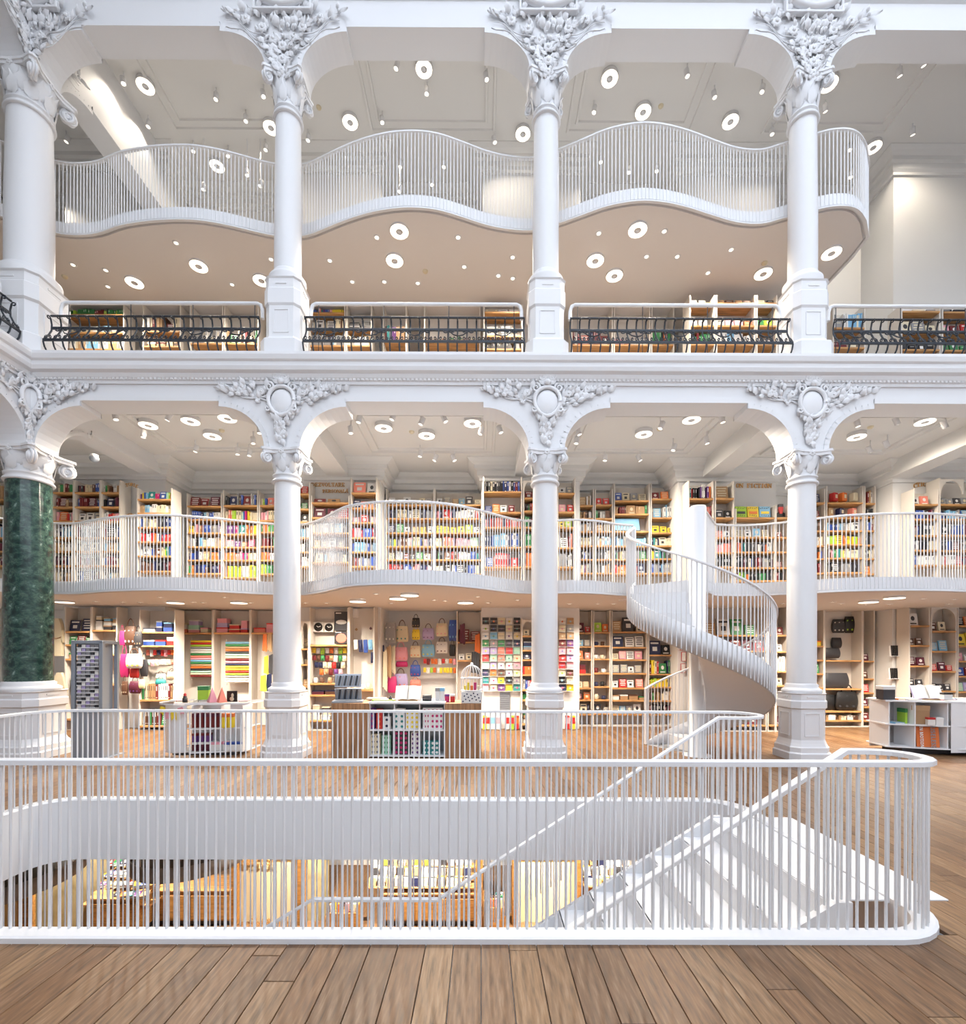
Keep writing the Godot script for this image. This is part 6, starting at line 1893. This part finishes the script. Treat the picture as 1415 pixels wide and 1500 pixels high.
func cd_stand(at: Vector3):
	var o := thing("disc_stand", "grey zigzag wire stand holding disc cases on the oak counter", "stand", at, 0.15)
	var m := MB.new()
	m.soft(Vector3(0, 0.015, 0), Vector3(0.46, 0.03, 0.26), 0.004)
	obj("base", m.done(), M.gray, o)
	for q in [[0.03, 0.22, 0.35], [0.23, 0.44, -0.3]]:
		m = MB.new(); m.soft(Vector3(0, (q[0] + q[1]) * 0.5, -0.02), Vector3(0.4, q[1] - q[0], 0.015), 0.002, Basis(Vector3.RIGHT, q[2]))
		obj("panel", m.done(), M.gray, o)
		m = MB.new(); m.soft(Vector3.ZERO, Vector3(0.03, 0.16, 0.012), 0.002)
		var cm := m.done()
		for i in 9: obj("disc_case", cm, ink("charcoal" if i % 2 else "grey"), o, Vector3(-0.17 + 0.042 * i, (q[0] + q[1]) * 0.5, 0.0), Basis(Vector3.RIGHT, q[2]) * Basis(Vector3.BACK, -0.15))

func birdcage(at: Vector3):
	var o := thing("birdcage", "white wire birdcage on a patterned box", "birdcage", at)
	var m := MB.new(); m.soft(Vector3(0, 0.09, 0), Vector3(0.32, 0.18, 0.26), 0.006); obj("box", m.done(), ink("white"), o)
	m = MB.new()
	for i in 14: m.box(Vector3(-0.13 + 0.02 * i, 0.03 + 0.13 * fmod(i * 0.618, 1.0), 0.131), Vector3(0.022, 0.018, 0.003), Basis(Vector3.BACK, i))
	obj("print", m.done(), ink("navy"), o)
	m = MB.new(true)
	for r in [[0.165, 0.19], [0.165, 0.38]]:
		var c := []
		for i in 25: c.append(Vector3(r[0] * cos(TAU * i / 24.0), r[1], r[0] * 0.8 * sin(TAU * i / 24.0)))
		m.tube(c, 0.011, 6)
	obj("hoop", m.done(), M.metal, o)
	var wm := MB.new(true)
	var p := []
	for i in 10:
		var t := i / 9.0
		p.append(Vector3(0.165 * (1.0 if t < 0.45 else cos((t - 0.45) / 0.55 * PI * 0.5)), 0.19 + 0.2 * minf(t / 0.45, 1.0) + (0.19 * sin((t - 0.45) / 0.55 * PI * 0.5) if t > 0.45 else 0.0), 0))
	wm.tube(p, 0.0045, 5)
	var mesh := wm.done()
	for i in 18: obj("wire", mesh, M.metal, o, Vector3.ZERO, Basis(Vector3.UP, TAU * i / 18.0))
	m = MB.new(true); m.ball(Vector3(0, 0.595, 0), Vector3(0.025, 0.025, 0.025)); m.lathe([Vector2(0.05, 0.575), Vector2(0.02, 0.585)], 12); obj("finial", m.done(), M.metal, o)
	var g := ["yellow", "yellow", "orange", "magenta", "cream"]
	for i in 5: gift_box(Vector3(at.x - 0.1 + 0.05 * i, at.y + 0.181, at.z), Vector3(0.045, 0.08 + 0.05 * (i % 2), 0.05), g[i], g[i], "%s trinket inside the white birdcage" % g[i], "%s trinkets inside the birdcage" % g[i])

func spinner(at: Vector3):
	var o := thing("card_spinner", "tall grey metal spinner rack beside the marble column", "rack", at, 0.12)
	var m := MB.new(); m.soft(Vector3(0, 0.35, 0), Vector3(0.42, 0.68, 0.4), 0.006); obj("base_cabinet", m.done(), M.gray, o)
	m = MB.new(); m.soft(Vector3(0, 0.006, 0), Vector3(0.56, 0.012, 0.52), 0.002); obj("foot_plate", m.done(), M.gray, o)
	m = MB.new()
	for sx in [-1, 1]:
		for sz in [-1, 1]: m.soft(Vector3(sx * 0.19, 1.22, sz * 0.18), Vector3(0.05, 1.06, 0.05), 0.004)
	m.soft(Vector3(0, 1.74, 0), Vector3(0.43, 0.05, 0.41), 0.005); m.soft(Vector3(0, 0.7, 0), Vector3(0.43, 0.03, 0.41), 0.004)
	m.box(Vector3(0, 1.22, 0), Vector3(0.3, 1.04, 0.3))
	obj("frame", m.done(), M.gray, o)
	m = MB.new(); m.soft(Vector3.ZERO, Vector3(0.3, 0.012, 0.04), 0.002)
	var lm := m.done()
	m = MB.new(); m.soft(Vector3.ZERO, Vector3(0.05, 0.04, 0.008), 0.001)
	var cm := m.done()
	for i in 17:
		obj("ledge", lm, M.metal, o, Vector3(0, 0.76 + 0.056 * i, 0.17))
		obj("ledge", lm, M.metal, o, Vector3(-0.17, 0.76 + 0.056 * i, 0), Basis(Vector3.UP, PI * 0.5))
		for j in 5:
			obj("card", cm, ink(["white", "grey", "lavender", "charcoal", "grey"][(i * 3 + j * 2) % 5]), o, Vector3(-0.12 + 0.06 * j, 0.786 + 0.056 * i, 0.175))
			if j < 4: obj("card", cm, ink(["white", "lavender", "grey", "charcoal"][(i + j) % 4]), o, Vector3(-0.175, 0.786 + 0.056 * i, -0.1 + 0.06 * j), Basis(Vector3.UP, PI * 0.5))

# ---------------------------------------------------------------- basement seen through the stair well
func make_basement():
	rng.seed = 66
	var d := 8.8
	var cab := func(x0: float, x1: float, y0: float, y1: float, label: String, dd: float):
		var a := P(x0, y1, dd); var b := P(x1, y0, dd)
		var w := b.x - a.x; var h := b.y - BASE
		var o := thing("basement_cabinet", label, "cabinet", Vector3(a.x, BASE, a.z))
		var m := MB.new(); m.soft(Vector3(w * 0.5, 0.05, -0.3), Vector3(w - 0.04, 0.1, 0.5), 0.004); obj("plinth", m.done(), ink("charcoal"), o)
		m = MB.new(); m.soft(Vector3(w * 0.5, h * 0.5 + 0.05, -0.3), Vector3(w, h - 0.1, 0.6), 0.004); obj("carcass", m.done(), M.cabinet, o)
		var n := maxi(2, int(w / 0.5))
		for i in n:
			m = MB.new(); m.soft(Vector3(w * (i + 0.5) / n, h * 0.5 + 0.03, 0.008), Vector3(w / n - 0.02, h - 0.2, 0.018), 0.003); obj("door", m.done(), M.cabinet, o)
		m = MB.new(); m.soft(Vector3(w * 0.5, h + 0.012, -0.3), Vector3(w + 0.02, 0.025, 0.64), 0.003); obj("worktop", m.done(), M.oak, o)
		return o
	cab.call(222, 337, 1306, 1356, "oak basement cabinet under the hanging drum", d)
	cab.call(562, 700, 1311, 1356, "oak basement cabinet under the disc bins", d)
	cab.call(128, 200, 1318, 1380, "oak basement counter beside the concrete wall", d - 0.4)
	cab.call(856, 990, 1300, 1356, "oak basement cabinet behind the stair", d)
	# books lying on the cabinet under the drum, and on the sloping shelves
	for i in 14:
		var c: String = PAL["c"][i % 12]
		flat_book(P(226 + 8 * i, 1303, d + 0.2), Vector3(0.09, 0.03, 0.2), c, "%s comic lying on the cabinet under the drum" % c, 0.2 * (i % 3 - 1), "%s comics under the drum" % c)
	for r in 4:
		for i in 8:
			var c: String = PAL["m"][(r * 5 + i * 3) % 20]
			flat_book(P(134 + 10 * i, 1270 + 16 * r, 9.2 - 0.2 * r - 0.06 * i), Vector3(0.12, 0.05, 0.2), c, "%s toy pack on the sloping basement shelves" % c, 0.4, "%s toy packs on the sloping shelves" % c)
	for r in 4:
		var s := MB.new(); s.soft(Vector3(0.55, -0.02, -0.05), Vector3(1.2, 0.03, 0.34), 0.003)
		single("sloping_shelf", s.done(), M.oak, "oak sloping shelf beside the concrete wall, %s of four" % ["topmost", "second", "third", "lowest"][r], "shelf", P(130, 1272 + 16 * r, 9.2 - 0.2 * r))
	# disc bins
	var dm := MB.new(); dm.soft(Vector3(0, 0.07, 0), Vector3(0.13, 0.14, 0.012), 0.002)
	var disc := dm.done()
	for b in [[538, 700, 0], [858, 936, 1]]:
		var a := P(b[0], 1306, d); var e := P(b[1], 1306, d)
		var n := int((e.x - a.x) / 0.155)
		var where: String = "bins above the oak cabinet" if b[2] == 0 else "bins behind the stair"
		var bin := thing("disc_bin", "stepped oak tray for discs, the %s" % where, "bin", Vector3(a.x, a.y, a.z))
		for r in 4:
			var t := MB.new(); t.soft(Vector3((e.x - a.x) * 0.5, 0.06 + 0.1 * r, -0.1 - 0.2 * r), Vector3(e.x - a.x, 0.02, 0.2), 0.002); obj("tray", t.done(), M.oak, bin)
			for j in n:
				for k in 3:
					var c: String = ["white", "cream", "charcoal", "cream", "white", "yellow", "grey", "tan", "navy"][rng.randi() % 9]
					single("disc_case", disc, ink(c), "%s disc case in the %s" % [c, where], "disc case", Vector3(a.x + 0.08 + 0.155 * j, a.y + 0.072 + 0.1 * r, a.z - 0.04 - 0.2 * r - 0.05 * k), Basis(Vector3.RIGHT, -0.25), "%s disc cases in the %s" % [c, where])
	# posts and panels
	for q in [[30, 48, 8.3, "beside the concrete wall"], [340, 350, 8.9, "between drum cabinet and music sign"], [437, 449, 8.9, "past the music sign"], [697, 707, 8.7, "at the end of the disc bins"], [750, 757, 8.9, "before the framed panel"], [845, 852, 8.9, "past the framed panel"]]:
		var a := P(q[0], 1300, q[2]); var b := P(q[1], 1300, q[2])
		var m := MB.new(); m.soft(Vector3(0, (-0.6 - BASE) * 0.5, 0), Vector3(b.x - a.x, -0.6 - BASE, 0.12), 0.006)
		single("oak_post", m.done(), M.cabinet, "oak post from floor to ceiling " + q[3], "post", Vector3((a.x + b.x) * 0.5, BASE, a.z))
	for q in [[350, 437, 8.95, "cream panel with the music lettering"], [757, 845, 8.95, "cream panel framed in oak beside the stair"], [-40, 30, 8.35, "cream panel with small notices"]]:
		var a := P(q[0], 1300, q[2]); var b := P(q[1], 1300, q[2])
		var w := b.x - a.x
		var o := thing("wall_panel", q[3], "panel", Vector3(a.x, BASE, a.z))
		var m := MB.new(); m.soft(Vector3(w * 0.5, (-0.6 - BASE) * 0.5, -0.03), Vector3(w, -0.6 - BASE, 0.05), 0.003); obj("sheet", m.done(), M.cream, o)
		var y := P(q[0], 1255, q[2]).y - BASE
		m = MB.new(); m.soft(Vector3(w * 0.5, y, 0.02), Vector3(w - 0.04, 0.035, 0.03), 0.003); obj("light_strip", m.done(), M.strip, o)
		var l := AreaLight3D.new()
		l.name = "light"
		l.area_size = Vector2(w - 0.05, 0.04)
		l.light_energy = 1.6 * LAMP
		l.light_color = Color(1.0, 0.85, 0.58)
		l.shadow_enabled = true
		l.position = Vector3(w * 0.5, y - 0.02, 0.06)
		l.basis = Basis.looking_at(Vector3(0, -0.8, 0.6), Vector3.UP)
		o.add_child(l)
	letters("MUZICĂ", 354, 404, 1263, 8.9, 0.14, "wooden letters reading MUZICĂ at the top of the cream panel", 0.0)
	letters("CLASICĂ", 364, 423, 1349, 8.9, 0.13, "wooden letters reading CLASICĂ low on the cream panel", 0.0)
	var k := MB.new()
	var w0 := P(48, 1300, 8.6); var w1 := P(128, 1300, 8.6)
	k.span(Vector3(w0.x, BASE, w0.z), Vector3(w1.x, -0.58, w0.z - 0.5))
	var w2 := P(449, 1300, 9.0); var w3 := P(472, 1300, 9.0)
	k.span(Vector3(w2.x, BASE, w2.z), Vector3(w3.x, -0.58, w2.z - 0.4))
	struct("wall_basement_pier", k.done(), M.concrete)
	# hanging drums with dark tops
	for q in [[280, 1241, 7.5, 0.78, "over the oak cabinet"], [-30, 1268, 6.6, 1.15, "next to the concrete wall"]]:
		var c := P(q[0], q[1], q[2])
		var o := thing("ceiling_drum", "large hanging drum with a pale rim and dark top " + q[4], "lamp", c - Vector3(0, 0.2, 0))
		var r: float = q[3]
		var m := MB.new(true); m.lathe([Vector2(r - 0.02, 0.2), Vector2(r, 0.2), Vector2(r, 0.0), Vector2(r - 0.02, 0.0)], 48); obj("rim", m.done(), ink("grey"), o)
		m = MB.new(true); m.lathe([Vector2(0, 0.16), Vector2(r - 0.02, 0.16)], 48); obj("top", m.done(), ink("charcoal"), o)
		m = MB.new(true)
		for i in 3: m.tube([Vector3(r * 0.9 * cos(i * 2.1), 0.16, r * 0.9 * sin(i * 2.1)), Vector3(r * 0.9 * cos(i * 2.1), -0.58 - c.y + 0.2, r * 0.9 * sin(i * 2.1))], 0.008, 5)
		obj("cable", m.done(), M.metal, o)
	# crates of small goods
	for q in [[480, 1330, 0.5, "half hidden by the hand rail"], [709, 1320, 0.36, "beside the disc bins"]]:
		var a := P(q[0], 1362, 8.6)
		var o := thing("wooden_crate", "oak crate of packets " + q[3], "crate", Vector3(a.x, BASE, a.z))
		var hh: float = P(q[0], q[1], 8.6).y - BASE
		var m := MB.new()
		for s in [0.0, 1.0]: m.soft(Vector3(q[2] * s, hh * 0.5, -0.2), Vector3(0.02, hh, 0.4), 0.002)
		m.soft(Vector3(q[2] * 0.5, hh * 0.4, 0.0), Vector3(q[2], hh * 0.8, 0.02), 0.002); m.soft(Vector3(q[2] * 0.5, hh * 0.4, -0.4), Vector3(q[2], hh * 0.8, 0.02), 0.002)
		m.soft(Vector3(q[2] * 0.5, hh * 0.7, -0.2), Vector3(q[2], 0.02, 0.38), 0.002)
		obj("crate", m.done(), M.cabinet, o)
		for i in 12:
			var c: String = PAL["m"][(i * 7) % 20]
			gift_box(Vector3(a.x + 0.06 + (q[2] - 0.12) * (i % 4) / 3.0, BASE + hh * 0.7 + 0.012, a.z - 0.08 - 0.11 * (i / 4)), Vector3(0.07, 0.16, 0.05), c, c, "%s packet in the oak crate %s" % [c, q[3]], "%s packets in the oak crate %s" % [c, q[3]])

# ---------------------------------------------------------------- small fittings
func make_fittings():
	var m := MB.new(true); m.lathe([Vector2(0, -0.035), Vector2(0.03, -0.035), Vector2(0.045, -0.02), Vector2(0.05, 0.0)], 16)
	var det := m.done()
	for q in [[95, 405, MZ2 - 0.02, "upper mezzanine by the corner"], [623, 397, MZ2 - 0.02, "upper mezzanine above the counter"], [1120, 385, MZ2 - 0.02, "upper mezzanine by the last column"], [467, 157, CEIL2, "top ceiling beside the second column"], [968, 155, CEIL2, "top ceiling above the spiral stair"], [325, 630, CEIL1, "ground-floor ceiling by the corner"], [603, 632, CEIL1, "ground-floor ceiling above the counter"], [966, 628, CEIL1, "ground-floor ceiling above the spiral stair"], [1275, 625, CEIL1, "ground-floor ceiling past the last column"]]:
		single("smoke_detector", det, ink("cream"), "small round smoke detector on the " + q[3], "detector", PH(q[0], q[1], q[2]))
	var c := thing("security_camera", "grey dome security camera under the arch by the marble column", "camera", P(138, 672, 8.6))
	m = MB.new(true); m.ball(Vector3.ZERO, Vector3(0.07, 0.06, 0.08), 14, 8); obj("dome", m.done(), M.gray, c)
	m = MB.new(true); m.lathe([Vector2(0.0, 0.07), Vector2(0.06, 0.07), Vector2(0.07, 0.0)], 14); obj("mount", m.done(), M.metal, c)

func _ready():
	make_materials()
	M.strip = glow(Color(1.0, 0.86, 0.6), 4.0)
	make_view()
	var r := MB.new(true)
	r.lathe([Vector2(1, 0), Vector2(1, 1)], 8)
	unit_rod = r.done()
	make_shell()
	make_floor()
	make_arcades()
	make_stairs()
	make_railings()
	make_mezzanines()
	make_spiral()
	make_columns()
	make_ornaments()
	make_balustrades()
	make_book_meshes()
	make_mezzanine_shelves()
	make_ground_shelves()
	make_upper_shelves()
	make_counters()
	make_basement()
	place_books()
	make_fittings()
	make_lamps()
